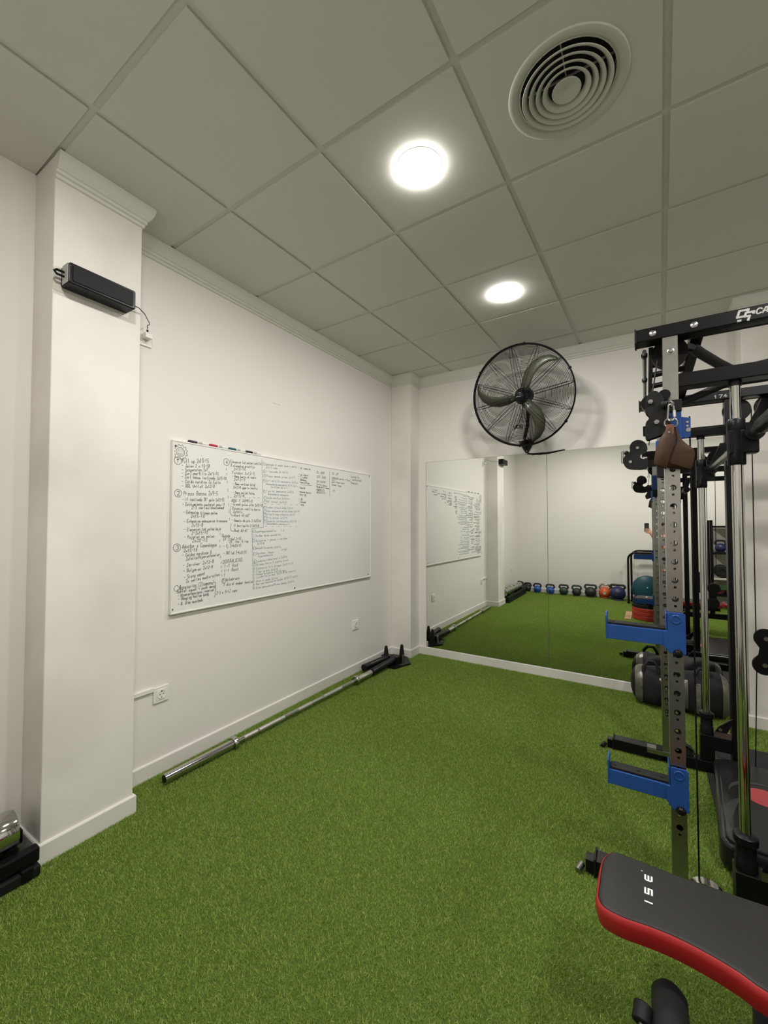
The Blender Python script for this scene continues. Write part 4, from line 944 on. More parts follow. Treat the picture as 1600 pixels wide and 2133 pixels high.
# blue spotter arms hooked onto the near upright
def arm(z0, name_label):
    t = empty('spotter_arm', (0.0605, 1.83, z0), name_label, 'spotter arm', 'blue spotter arms')
    MB().box((-0.196, -0.010, -0.056), (0.004, 0.050, -0.002)).build('arm_beam', BLUE, t, bevel=0.002)
    MB().box((-0.190, -0.004, -0.002), (-0.004, 0.044, 0.006)).build('wear_pad', BLACKM, t, bevel=0.001)
    for x in (-0.175, -0.10, -0.025): MB().cyl((x, 0.020, 0.0055), (x, 0.020, 0.0075), 0.006, n=12).build('pad_screw', BLACK, t, smooth=True)
    MB().prism([(-0.199, y, z) for y, z in ((-0.012, -0.058), (0.052, -0.058), (0.052, 0.030), (0.044, 0.042), (-0.004, 0.042), (-0.012, 0.030))], (0.0055, 0, 0)).build('end_lip', BLUE, t, bevel=0.0015)
    MB().prism([(x, -0.0135, z) for x, z in ((-0.001, -0.073), (0.005, -0.080), (0.052, -0.080), (0.052, 0.060), (0.045, 0.066), (0.004, 0.066), (-0.001, 0.060))], (0, 0.006, 0)).build('hook_plate', BLUE, t, bevel=0.0015)
    MB().box((-0.001, 0.072, -0.075), (0.05, 0.077, 0.06)).build('hook_plate', BLUE, t, bevel=0.0015)
    MB().prism([(x, -0.0135, z) for x, z in ((-0.014, -0.056), (0.0, -0.07), (0.0, 0.0), (-0.014, -0.004))], (0, 0.004, 0)).build('corner_web', BLUE, t, bevel=0.001)
    MB().box((-0.0065, -0.008, -0.075), (-0.002, 0.074, 0.06)).build('side_web', BLUE, t, bevel=0.001)
    MB().lathe([(0.0155, 0.0), (0.0165, 0.002), (0.015, 0.0035), (0.0125, 0.0035), (0.0115, 0.001), (0.0001, 0.001)], Matrix.Translation((0.024, -0.0135, 0.042)) @ Matrix.Rotation(R(90), 4, 'X'), n=28).build('pin_ring', BLUE, t, smooth=True)
    MB().lathe([(0.0001, 0.013), (0.009, 0.011), (0.0145, 0.004), (0.015, 0.0)], Matrix.Translation((0.028, -0.0135, -0.078)) @ Matrix.Rotation(R(90), 4, 'X'), n=22).build('lock_knob', BLACK, t, smooth=True)
    return t
arm(0.978, 'upper blue spotter arm clamped to the near steel upright')
arm(0.432, 'lower blue spotter arm clamped to the near steel upright, near the floor')

# smith bar with sliding sleeves
t = empty('smith_bar', (0.268, 2.40, 1.64), 'black smith machine bar with sliding sleeves on the guide rods', 'smith bar')
def sm_(x, y, z): return Vector((x - 0.268, y - 2.40, z - 1.64))
for yc in (1.865, 2.945):
    MB().tube([sm_(0.268, yc, z) for z in (1.563, 1.566, 1.598, 1.600, 1.685, 1.687, 1.718, 1.722)], 0.026, n=28, rad=[0.024, 0.026, 0.026, 0.0255, 0.0255, 0.026, 0.026, 0.023]).build('sliding_sleeve', BLACK, t, smooth=True)
    MB().box(sm_(0.246, yc - 0.024, 1.60), sm_(0.325, yc + 0.024, 1.682)).build('bar_block', BLACK, t, bevel=0.004)
    s_ = 1 if yc < 2.4 else -1
    MB().prism([sm_(0.312 + x, yc + s_*0.06, z) for x, z in ((-0.022, 1.665), (-0.018, 1.64), (0.0, 1.628), (0.022, 1.645), (0.028, 1.67), (0.062, 1.775), (0.060, 1.80), (0.035, 1.80), (0.02, 1.76))], (0, 0.008, 0)).build('safety_hook', BLACK, t, bevel=0.002)
    MB().cyl(sm_(0.312, yc - 0.04, 1.667), sm_(0.312, yc + 0.04, 1.667), 0.027, n=24).build('bar_bearing', BLACK, t, smooth=True)
MB().cyl(sm_(0.312, 1.47, 1.667), sm_(0.312, 3.34, 1.667), 0.0145, n=22).build('bar_shaft', STEEL, t, smooth=True)
for a, b_ in ((1.45, 1.72), (3.09, 3.36)): MB().cyl(sm_(0.312, a, 1.667), sm_(0.312, b_, 1.667), 0.0245, n=26).build('bar_sleeve', BLACK, t, smooth=True, bevel=0.002)

# carabiner and leather strap hanging from the near carriage
t = empty('carabiner', (0.0805, 1.772, 1.7813), 'steel carabiner hanging from the near pulley carriage', 'carabiner')
q0 = Vector((0.0805, 1.772, 1.7813))
def cq(p): return Vector(p) - q0
MB().tube([cq(p) for p in ((0.0806, 1.772, 1.783), (0.0874, 1.772, 1.7734), (0.0897, 1.772, 1.7493), (0.0901, 1.772, 1.7306), (0.0851, 1.772, 1.7228), (0.074, 1.772, 1.7226), (0.0699, 1.772, 1.7317), (0.0718, 1.772, 1.7587), (0.0735, 1.772, 1.7773))], 0.0034, n=10, closed=True).build('hook_body', STEEL, t, smooth=True)
MB().cyl(cq((0.0892, 1.772, 1.7579)), cq((0.0902, 1.772, 1.7357)), 0.0052, n=12).build('gate_sleeve', KNURL, t, smooth=True)
MB().tube([cq(p) for p in ((0.0714, 1.785, 1.7928), (0.0807, 1.772, 1.7915), (0.0872, 1.765, 1.7819), (0.0843, 1.765, 1.7739), (0.074, 1.785, 1.782))], 0.0035, n=8, closed=True).build('shackle', STEEL, t, smooth=True)
t = empty('leather_strap', (0.0795, 1.772, 1.7202), 'folded brown leather cable strap hanging from the carabiner', 'leather strap')
q0 = Vector((0.0795, 1.772, 1.7202))
MB().tube([cq(p) for p in ((0.0657, 1.772, 1.7288), (0.0935, 1.772, 1.7268), (0.0975, 1.772, 1.7195), (0.098, 1.772, 1.7076), (0.0945, 1.772, 1.7013), (0.0653, 1.772, 1.7032), (0.0605, 1.772, 1.7107), (0.0613, 1.772, 1.7225))], 0.0028, n=8, closed=True).build('d_ring', STEEL, t, smooth=True)
def sheet(rows, th, name, m, bulge=0.0):
    """rows: list of (left point, right point), each a 3-D pair; makes a soft leather sheet"""
    v = []; n = 7
    for i, (a, b_) in enumerate(rows):
        a = cq(a); b_ = cq(b_)
        for k in range(n):
            s_ = k/(n-1); p = a.lerp(b_, s_); p.y -= bulge * math.sin(PI*s_); v.append(p)
    f = [(i*n+k, i*n+k+1, (i+1)*n+k+1, (i+1)*n+k) for i in range(len(rows)-1) for k in range(n-1)]
    o = MB().add(v, f).build(name, m, t, smooth=True)
    md = o.modifiers.new('thick', 'SOLIDIFY'); md.thickness = th; md.offset = 0
    sb = o.modifiers.new('soft', 'SUBSURF'); sb.levels = 1; sb.render_levels = 1
    return o
sheet([((0.0653, 1.772, 1.7083), (0.0877, 1.772, 1.7072)), ((0.0619, 1.766, 1.6837), (0.0911, 1.768, 1.6739)), ((0.0417, 1.762, 1.6614), (0.0933, 1.766, 1.6497)), ((0.034, 1.758, 1.6308), (0.0845, 1.762, 1.6231)), ((0.0278, 1.757, 1.597), (0.0713, 1.76, 1.5869)), ((0.0246, 1.765, 1.5691), (0.0641, 1.768, 1.5496))],
      0.004, 'strap_front_fold', LEATHER, 0.010)
sheet([((0.0892, 1.776, 1.7061), (0.0934, 1.778, 1.7043)), ((0.0915, 1.776, 1.6736), (0.1026, 1.782, 1.6599)), ((0.0949, 1.772, 1.6438), (0.1259, 1.79, 1.6335)), ((0.0834, 1.768, 1.6275), (0.1513, 1.792, 1.6179)), ((0.0774, 1.768, 1.601), (0.1454, 1.792, 1.5867)), ((0.0701, 1.77, 1.5697), (0.1369, 1.795, 1.5425))],
      0.004, 'strap_side_fold', LEATHER, 0.006)
sheet([((0.0336, 1.8, 1.6496), (0.1445, 1.806, 1.6224)), ((0.0285, 1.8, 1.6063), (0.1411, 1.806, 1.5838)), ((0.041, 1.8, 1.5669), (0.1364, 1.806, 1.5471))], 0.004, 'strap_back_fold', LEATHER, -0.004)
MB().prism([cq(p) for p in ((0.065, 1.76, 1.7094), (0.0871, 1.76, 1.7082), (0.0865, 1.757, 1.6758), (0.0822, 1.757, 1.6695), (0.0656, 1.757, 1.6714), (0.0616, 1.757, 1.6787))], (0, 0.003, 0)).build('tan_tab', TAN, t, bevel=0.001)
u = cq((0.0727, 1.757, 1.6808)); MB().lathe([(0.0001, 0.003), (0.003, 0.0025), (0.0045, 0.0)], Matrix.Translation(u) @ Matrix.Rotation(R(90), 4, 'X'), n=14).build('rivet', CHROME, t, smooth=True)

# ------------------------------------------------------------------ mats and step platform inside the rack
o = MB().prism([(x, y, -0.006) for x, y in rrect(0.26, 2.02, 1.24, 2.90, 0.01)], (0, 0, 0.012)).build('rubber_mat', GREYRUB); tag(o, 'grey rubber floor mat lying between the rack feet', 'mat')
o = MB().prism([(x, y, -0.006) for x, y in rrect(0.33, 2.99, 1.6, 3.33, 0.01)], (0, 0, 0.012)).build('rubber_mat', GREYRUB); tag(o, 'dark grey rubber mat between the rack and the mirror wall', 'mat')
t = empty('step_platform', (0.62, 2.47, 0.006), 'glossy black rounded platform with a red disc inside the rack', 'platform', rz=R(-4.5))
out = rrect(-0.365, -0.375, 0.33, 0.40, 0.06, 8)
MB().prism([(x, y, 0.0) for x, y in out], (0, 0, 0.098)).build('platform_body', GLOSSBLK, t, bevel=0.012)
MB().prism([(x, y, 0.098) for x, y in rrect(-0.345, -0.355, 0.31, 0.38, 0.05, 8)], (0, 0, 0.010)).build('top_panel', GLOSSBLK, t, bevel=0.005)
dc = (0.4381, 2.5534, 0.115); dc = Matrix.Rotation(R(4.5), 2) @ Vector((dc[0] - 0.62, dc[1] - 2.47))
MB().cyl((dc[0], dc[1], 0.108), (dc[0], dc[1], 0.1092), 0.074, n=44).build('red_disc', REDC, t)
for r0, r1, a0, a1, cx_, cy_ in ((0.105, 0.128, 60, 190, dc[0] + 0.0, dc[1]), (0.19, 0.225, 130, 205, dc[0] + 0.07, dc[1] - 0.22)):
    pts = []; n = 18
    outer = [(cx_ + r1*math.cos(R(a0 + (a1-a0)*i/n)), cy_ + r1*math.sin(R(a0 + (a1-a0)*i/n))) for i in range(n+1)]
    inner = [(cx_ + (r1 - (r1-r0)*math.sin(PI*i/n))*math.cos(R(a0 + (a1-a0)*i/n)), cy_ + (r1 - (r1-r0)*math.sin(PI*i/n))*math.sin(R(a0 + (a1-a0)*i/n))) for i in range(n, -1, -1)]
    MB().add([(x, y, 0.1086) for x, y in outer + inner], [(i, i+1, 2*n+1-i-1, 2*n+1-i) for i in range(n)]).build('crescent_print', DGREY, t)

# ------------------------------------------------------------------ bench (black pad with red sides)
t = empty('weight_bench', (0.35, 1.34, 0), 'adjustable weight bench with black top and red sides, right foreground', 'bench')
BO = Vector((0.35, 1.34, 0))
def bk(p): return Vector(p) - BO
near = [(-0.1223, 1.2552, 0.375), (-0.1137, 1.2336, 0.378), (-0.0977, 1.2237, 0.38), (-0.0616, 1.2204, 0.38), (-0.0062, 1.2275, 0.38), (0.053, 1.2287, 0.38), (0.1087, 1.221, 0.38), (0.1572, 1.2084, 0.38), (0.201, 1.1907, 0.38)]
far = [(-0.1228, 1.344, 0.375), (-0.1203, 1.3903, 0.378), (-0.1102, 1.4227, 0.38), (-0.0891, 1.4467, 0.38), (-0.0222, 1.445, 0.38), (0.0464, 1.4431, 0.38), (0.1216, 1.4463, 0.38), (0.1922, 1.4494, 0.38), (0.2495, 1.4529, 0.38)]
ne = near[-1]; fe = far[-1]
near = near[:-1] + [(ne[0], ne[1] - 0.001, 0.38), (0.30, ne[1] - 0.008, 0.38), (0.45, ne[1] - 0.013, 0.38), (0.60, ne[1] - 0.015, 0.38), (0.745, ne[1] - 0.013, 0.38), (0.765, ne[1], 0.38), (0.772, ne[1] + 0.03, 0.38)]
far = far + [(0.30, fe[1] + 0.001, 0.38), (0.45, fe[1] + 0.002, 0.38), (0.60, fe[1] + 0.003, 0.38), (0.745, fe[1] + 0.003, 0.38), (0.765, fe[1] - 0.01, 0.38), (0.772, fe[1] - 0.04, 0.38)]
def ss(pts, n=3):
    out = []
    for i in range(len(pts) - 1):
        p0_, p1_, p2_, p3_ = [Vector(pts[min(max(k, 0), len(pts)-1)]) for k in (i-1, i, i+1, i+2)]
        for s_ in range(n):
            u = s_/n; out.append(0.5*((2*p1_) + (p2_-p0_)*u + (2*p0_-5*p1_+4*p2_-p3_)*u*u + (3*p1_-p0_-3*p2_+p3_)*u**3))
    out.append(Vector(pts[-1])); return out
loop_ = ss(near) + ss(far)[::-1]
def pad(loop_, ztop, thick, name_top, name_side, tp):
    c_ = sum((Vector((p.x, p.y, 0)) for p in loop_), Vector()) / len(loop_); n = len(loop_)
    def ring(off, z):
        out = []
        for i in range(n):
            a = loop_[i-1]; b2 = loop_[(i+1) % n]; d = Vector((b2.x-a.x, b2.y-a.y)); d.normalize(); nn = Vector((d.y, -d.x))
            out.append(bk((loop_[i].x + nn.x*off, loop_[i].y + nn.y*off, z)))
        return out
    rs = [ring(0.0, ztop), ring(0.0045, ztop - 0.004), ring(0.007, ztop - 0.016), ring(0.006, ztop - 0.032), ring(0.002, ztop - thick)]
    mb = MB(); v = [p for r_ in rs for p in r_]
    f = [(a*n+i, (a+1)*n+i, (a+1)*n+(i+1) % n, a*n+(i+1) % n) for a in range(len(rs)-1) for i in range(n)] + [tuple(range((len(rs)-1)*n, len(rs)*n))]
    o = mb.add(v, f).build(name_side, REDV, tp, smooth=True, weld=True)
    rs = [ring(-0.0005, ztop - 0.003), ring(-0.0015, ztop + 0.0006), ring(-0.004, ztop + 0.0022), ring(-0.009, ztop + 0.0035)]
    mb = MB(); v = [p for r_ in rs for p in r_]
    b0 = (len(rs)-1)*n
    f = [(a*n+i, a*n+(i+1) % n, (a+1)*n+(i+1) % n, (a+1)*n+i) for a in range(len(rs)-1) for i in range(n)] + [(b0+i, b0+i+1, b0+n-2-i, b0+n-1-i) for i in range(n//2 - 1)]
    o = mb.add(v, f).build(name_top, BLKV, tp, smooth=True, weld=True)
    return o
pad(loop_, 0.38, 0.050, 'backrest_top', 'backrest_side', t)['label'] = 'black textured vinyl top'
seat_loop = [Vector((x, y, 0.38)) for x, y in rrect(0.80, ne[1] + 0.0, 1.12, fe[1] - 0.0, 0.04, 5)]
pad(seat_loop, 0.385, 0.050, 'seat_top', 'seat_side', t)
# white letters, reading away from the viewer across the pad
LB = Matrix(((0, -1, 0, 0), (1, 0, 0, 0), (0, 0, 1, 0.3838), (0, 0, 0, 1)))
mb = MB()
pI, pS, pE = (-0.0035, 1.2987, 0.386), (-0.0011, 1.3264, 0.386), (0.0016, 1.375, 0.386)
hI = 0.021
def slab(pts, w_): ribbon(mb, pts, w_, Matrix.Translation(bk((0, 0, 0))) @ LB)
def L2(x, y): return (y, -x)     # world x,y -> letter plane
yI = pI[1]; xr = -0.002; xt = -0.017
slab([L2(xr, yI), L2(xt, yI)], 0.0045)
y0, y1 = pS[1], pS[1] + 0.019
slab([L2(xt, y1), L2(xt, y0), L2((xr+xt)/2, y0), L2((xr+xt)/2, y1), L2(xr, y1), L2(xr, y0)], 0.0042)
y0, y1 = pE[1], pE[1] + 0.019
slab([L2(xt, y1), L2(xt, y0 + 0.003), L2(xt + 0.003, y0), L2(xr - 0.003, y0), L2(xr, y0 + 0.003), L2(xr, y1)], 0.0042); slab([L2((xr+xt)/2, y0), L2((xr+xt)/2, y1 - 0.001)], 0.0042)
mb.build('pad_lettering', WHITEP, t)
dd = (-0.0253, 1.4046, 0.386); MB().cyl(bk((dd[0], dd[1], 0.3832)), bk((dd[0], dd[1], 0.3839)), 0.0022, n=12).build('pad_mark', GREYP, t)
# frame
yc = 1.335
MB().box(bk((-0.02, yc - 0.025, 0.275)), bk((0.76, yc + 0.025, 0.325))).build('backrest_frame', BLACK, t, bevel=0.003)
MB().box(bk((0.45, yc - 0.03, 0.18)), bk((1.10, yc + 0.03, 0.24))).build('main_tube', BLACK, t, bevel=0.004)
MB().box(bk((0.86, yc - 0.02, 0.24)), bk((0.91, yc + 0.02, 0.332))).build('seat_post', BLACK, t, bevel=0.003)
MB().box(bk((0.66, yc - 0.02, 0.24)), bk((0.71, yc + 0.02, 0.275))).build('hinge_post', BLACK, t, bevel=0.003)
MB().prism([bk((x, yc - 0.025, z)) for x, z in ((0.45, 0.24), (0.45, 0.18), (0.28, 0.0), (0.22, 0.0))], (0, 0.05, 0)).build('rear_leg', BLACK, t, bevel=0.003)
MB().prism([bk((x, yc - 0.025, z)) for x, z in ((1.10, 0.24), (1.04, 0.18), (1.16, 0.0), (1.22, 0.0))], (0, 0.05, 0)).build('front_leg', BLACK, t, bevel=0.003)
for x in (0.25, 1.19): 
    MB().box(bk((x - 0.025, yc - 0.14 if x < 1 else yc - 0.2, -0.006)), bk((x + 0.025, yc + 0.2, 0.044))).build('floor_stabiliser', BLACK, t, bevel=0.004)
# foam roller beside the pad head
u = (0.0256, 1.2276, 0.25)
MB().tube([bk((u[0] + 0.004, u[1] + dy, 0.235)) for dy in (0.018, 0.014, 0.0, -0.13, -0.15)], 0.036, n=30, rad=[0.012, 0.028, 0.0365, 0.0365, 0.03]).build('foam_roller', RUBBER, t, smooth=True)
MB().tube([bk(q_) for q_ in ((u[0] + 0.004, u[1] - 0.06, 0.235), (u[0] + 0.004, u[1] - 0.155, 0.235), (u[0] + 0.03, u[1] - 0.165, 0.235), (0.46, 1.10, 0.20), (0.50, 1.20, 0.20), (0.50, 1.335, 0.21))], 0.011, n=12).build('roller_bar', BLACK, t, smooth=True)
v_ = (-0.0264, 1.1508, 0.25)
MB().cyl(bk((v_[0] + 0.0, v_[1] - 0.02, 0.235)), bk((v_[0] + 0.004, v_[1] + 0.012, 0.25)), 0.019, n=22).build('adjust_knob', BLACKM, t, smooth=True, bevel=0.003)
MB().cyl(bk((v_[0] - 0.0005, v_[1] - 0.024, 0.234)), bk((v_[0], v_[1] - 0.019, 0.236)), 0.006, n=10).build('knob_screw', STEEL, t, smooth=True)
MB().cyl(bk((v_[0] + 0.004, v_[1] - 0.002, 0.243)), bk((u[0] + 0.0, u[1] - 0.05, 0.236)), 0.008, n=12).build('knob_stem', BLACK, t, smooth=True)

# ------------------------------------------------------------------ duffel bag on the turf by the mirror
t = empty('duffel_bag', (0.185, 3.80, 0), 'black duffel bag with silver bands on the turf behind the rack', 'duffel bag')
def bagp(s_, a, k=1.0):
    """s_ along the bag -1..1, a round the section"""
    ex = (1 - abs(s_) ** 5) ** 0.35 if abs(s_) < 1 else 0.02
    sag = 1 - 0.10 * math.cos(s_ * 2.2 + 0.6)
    ry, rz = 0.128 * ex * k, 0.150 * ex * k * sag
    ca, sa = math.cos(a), math.sin(a)
    y = ry * math.copysign(abs(ca) ** 0.75, ca); z = rz * math.copysign(abs(sa) ** 0.7, sa)
    wob = 1 + 0.035*math.sin(7*s_ + 3*a) + 0.03*math.sin(15*s_ - 4*a) - 0.10*math.exp(-((s_ + 0.25)/0.3)**2)*max(0, sa)
    return (0.305 * s_ * (1 + 0.0*a), y * wob, max(-0.006, 0.143 + z * wob))
def bagsurf(s0, s1, n, k, name, m, a0=0, a1=2*PI, na=36):
    full = abs(a1 - a0 - 2*PI) < 1e-6; v = []; cols = na if full else na + 1
    for i in range(n+1):
        for j in range(cols): v.append(bagp(s0 + (s1-s0)*i/n, a0 + (a1-a0)*j/na, k))
    f = [(i*cols+j, i*cols+(j+1) % cols, (i+1)*cols+(j+1) % cols, (i+1)*cols+j) for i in range(n) for j in range(na)]
    if full: f += [tuple(range(cols-1, -1, -1)), tuple(range(n*cols, (n+1)*cols))]
    return MB().add(v, f).build(name, m, t, smooth=True)
bagsurf(-0.995, 0.995, 40, 1.0, 'bag_body', RUBBER)
for a, b_ in ((-0.90, -0.74), (0.80, 0.93)): bagsurf(a, b_, 4, 1.03, 'silver_band', SILVF)
bagsurf(-0.30, -0.16, 3, 1.035, 'silver_band', SILVF, R(150), R(230)); bagsurf(0.02, 0.16, 3, 1.035, 'silver_band', SILVF, R(140), R(215)); bagsurf(0.28, 0.40, 3, 1.035, 'silver_band', SILVF, R(150), R(220))
for x in (-0.17, 0.14):
    MB().tube([(x - 0.05, -0.09, 0.23), (x - 0.048, -0.075, 0.285), (x - 0.02, -0.05, 0.325), (x + 0.02, -0.05, 0.325), (x + 0.045, -0.06, 0.285), (x + 0.05, -0.07, 0.25)], 0.012, n=8).build('carry_handle', BLACKM, t, smooth=True)
MB().prism([(-0.12, -0.118, 0.195), (-0.06, -0.118, 0.195), (-0.06, -0.103, 0.228), (-0.12, -0.103, 0.228)], (0, -0.004, 0)).build('bag_label', GREYP, t)

# ------------------------------------------------------------------ kettlebells along the back wall
def kettlebell(loc, H, rb, hw_, bm_, hm, label, rz=0.0, tr=0.016):
    t = empty('kettlebell', loc, label, 'kettlebell', 'kettlebells in a row along the back wall', rz)
    zb = rb * 0.92
    prof = [(0.0001, 0.0), (rb*0.62, 0.0), (rb*0.74, 0.006)]
    for i in range(1, 14):
        a = R(-62 + i * 11.6); prof.append((rb*math.cos(a), zb + rb*0.96*math.sin(a)))
    prof.append((0.0001, zb + rb*0.96))
    MB().lathe(prof, n=36).build('bell_body', bm_, t, smooth=True)
    zt = H - tr; c_ = 0.034
    pts = [(-hw_*0.62, 0, zb + rb*0.55), (-hw_*0.9, 0, zb + rb*0.95)] + [(-hw_ + tr + c_*0.9*(1-math.cos(R(a))), 0, zt - c_ + c_*math.sin(R(a))) for a in (0, 25, 50, 75, 90)]
    pts += [(-x, y, z) for x, y, z in pts[::-1]]
    MB().tube(pts, tr, n=14).build('bell_handle', hm, t, smooth=True)
    MB().cyl((0, rb*0.965, zb), (0, rb*1.0, zb), rb*0.22, n=20).build('weight_mark', hm if bm_ is not ORANGE else GREYP, t, smooth=True)
    return t
KB = [((-2.145, -0.555), 0.22, 0.095, 0.105, KBBLACK, KBBLACK, 'large black kettlebell in the back corner beside the chrome dumbbells', 0.7),
      ((-2.0586, -0.7861, 0), 0.178, 0.066, 0.078, KBBLACK, KBBLACK, 'small black kettlebell, first in the row from the back corner', 0.1),
      ((-1.8543, -0.7045, 0), 0.188, 0.073, 0.082, KBBLUE, KBBLACK, 'small blue kettlebell with black handle, nearer the back corner', 0),
      ((-1.6032, -0.6609, 0), 0.194, 0.076, 0.088, KBBLUE, KBBLACK, 'blue kettlebell with wide black handle, seen across the mirror joint', 0),
      ((-1.3634, -0.6819, 0), 0.204, 0.081, 0.092, KBGREEN, KBBLACK, 'dark green kettlebell beside the blue one', 0),
      ((-1.1378, -0.6974, 0), 0.204, 0.079, 0.092, KBBLACK, KBGREEN, 'black kettlebell with dark green handle, mid row', 0),
      ((-0.9, -0.6937, 0), 0.238, 0.098, 0.112, KBBLACK, KBBLACK, 'bigger all-black kettlebell left of the orange one in the mirror', 0),
      ((-0.6645, -0.7227, 0), 0.265, 0.104, 0.098, ORANGE, CHROME, 'orange kettlebell with shiny steel handle', 0),
      ((-0.4503, -0.6007, 0), 0.285, 0.128, 0.135, NAVY, KBBLACK, 'large navy blue kettlebell with thick black handle', 0.15)]
for loc, H, rb, hw_, bm_, hm, lab, rz in KB:
    kettlebell((loc[0], loc[1] - rb*0.5, -0.004), H, rb, hw_, bm_, hm, lab, rz, 0.017 if H < 0.24 else 0.02)

# ------------------------------------------------------------------ chrome dumbbells on a low rack by the left wall
t = empty('dumbbell_rack', (-2.13, 0.1, 0), 'low black dumbbell rack on the turf along the left wall', 'dumbbell rack')
for x0, x1, z1 in ((-2.07, -2.03, 0.098), (-2.24, -2.20, 0.098)): MB().box((x0 + 2.13, -0.595, z1 - 0.055), (x1 + 2.13, 0.598, z1)).build('rack_rail', BLACK, t, bevel=0.006)
for y in (-0.57, 0.0, 0.555): MB().box((-0.125, y - 0.02, -0.006), (0.115, y + 0.02, 0.044)).build('rack_foot', BLACK, t, bevel=0.006)
MB().box((0.06, -0.595, -0.006), (0.112, 0.598, 0.034)).build('rack_skirt', BLACKM, t, bevel=0.006)
d0 = empty('dumbbell', (-2.135, 0.535, 0.158), 'chrome dumbbell on the low rack, right beside the left pillar', 'dumbbell', 'chrome dumbbells on the low rack')
RY = Matrix.Rotation(R(-90), 4, 'X')
for s_ in (-1, 1):
    MB().lathe([(0.0001, 0.0), (0.055, 0.0), (0.060, 0.003), (0.064, 0.003), (0.071, 0.006), (0.0725, 0.012), (0.0725, 0.074), (0.070, 0.080), (0.045, 0.084), (0.043, 0.081), (0.022, 0.081), (0.020, 0.086), (0.0001, 0.086)],
               Matrix.Translation((0, s_*0.030, 0)) @ (RY if s_ > 0 else Matrix.Rotation(R(90), 4, 'X')), n=36).build('dumbbell_head', CHROME, d0, smooth=True)
MB().cyl((0, -0.032, 0), (0, 0.032, 0), 0.0145, n=18).build('dumbbell_handle', KNURL, d0, smooth=True)
for k, (y, sc_) in enumerate(((0.295, 1.0), (0.063, 0.96), (-0.16, 0.93), (-0.376, 0.9))):
    c_ = copy_tree(d0); c_.location = (-2.135, y, 0.097 + 0.0725*sc_*0.86); c_.scale = (sc_, sc_, sc_)
    c_['label'] = ('second chrome dumbbell on the low rack from the left pillar', 'middle chrome dumbbell of the five on the low rack', 'fourth chrome dumbbell on the low rack from the left pillar', 'smallest chrome dumbbell, at the kettlebell end of the low rack')[k]

# ------------------------------------------------------------------ dip frames, exercise ball, plates near the back
def ubar(x0, x1, y, H, r_, label, foot=0.1):
    t = empty('dip_frame', ((x0+x1)/2, y, 0), label, 'dip frame', 'nested black dip frames'); w_ = (x1-x0)/2
    pts = [(-w_, 0, 0.0), (-w_, 0, H - 0.11)] + [(-w_ + 0.11 - 0.11*math.cos(R(a)), 0, H - 0.11 + 0.11*math.sin(R(a))) for a in (20, 45, 70, 90)]
    pts += [(-x, yy, z) for x, yy, z in pts[::-1]]
    MB().tube(pts, r_, n=16).build('frame_tube', BLACK, t, smooth=True)
    for s_ in (-1, 1):
        MB().cyl((s_*w_, -foot, 0.016), (s_*w_, foot, 0.016), 0.018, n=14).build('foot_tube', BLACK, t, smooth=True)
    return t
ubar(-0.276, 0.33, -0.46, 0.860, 0.017, 'outer black dip frame near the back wall, seen in the mirror', 0.1)
ubar(-0.235, 0.30, -0.70, 0.885, 0.017, 'inner black dip frame behind the exercise ball', 0.1)
t = empty('exercise_ball', (0.0, -0.58, 0.0), 'dark teal exercise half-ball leaning between the dip frames', 'exercise ball')
MB().lathe([(0.0001, 0.0)] + [(0.235*math.cos(R(a)), 0.233 + 0.235*math.sin(R(a))) for a in range(-80, 90, 8)] + [(0.0001, 0.468)], Matrix.Scale(0.36, 4, (0, 1, 0)), n=48).build('ball_shell', TEAL, t, smooth=True)
MB().lathe([(0.0001, 0.004), (0.008, 0.003), (0.010, 0.0)], Matrix.Translation((0.0, 0.0835, 0.27)) @ Matrix.Rotation(R(-90), 4, 'X'), n=14).build('ball_valve', WPLAST, t, smooth=True)
PC = (0.03, 0.80)
z = -0.004
PL = [(0.225, 0.058, REDRUB, 'red rubber bumper plate at the bottom of the floor stack'), (0.225, 0.058, REDRUB, 'red rubber bumper plate in the middle of the three red ones'), (0.225, 0.052, REDRUB, 'top red rubber bumper plate under the black plates'),
      (0.222, 0.045, RUBBER, 'lowest black weight plate on the red ones'), (0.218, 0.042, RUBBER, 'middle black weight plate of the floor stack'), (0.215, 0.038, RUBBER, 'uppermost black weight plate of the floor stack')]
for k, (r_, h, m, lab) in enumerate(PL):
    dx = random.uniform(-0.006, 0.006)
    t = empty('weight_plate', (PC[0] + dx, PC[1] + dx*0.5, z), lab, 'weight plate', 'weight plates stacked on the floor')
    MB().lathe([(0.026, 0.0), (r_*0.70, 0.0), (r_*0.74, -0.0), (r_ - 0.006, 0.0), (r_, 0.006), (r_, h - 0.006), (r_ - 0.006, h), (r_*0.76, h), (r_*0.72, h*0.85), (0.06, h*0.85), (0.055, h), (0.026, h)], n=48, closed=True).build('plate_disc', m, t, smooth=True)
    MB().lathe([(0.0252, 0.0), (0.032, 0.0), (0.032, h*1.0), (0.0252, h*1.0)], n=28, closed=True).build('steel_bush', STEEL, t, smooth=True)
    z += h + 0.0004
o = MB().box((-0.285, 0.42, -0.010), (-0.2, 1.0, 0.002)).build('wooden_board', WOOD, bevel=0.001); tag(o, 'narrow plywood board on the turf beside the plate stack', 'board')

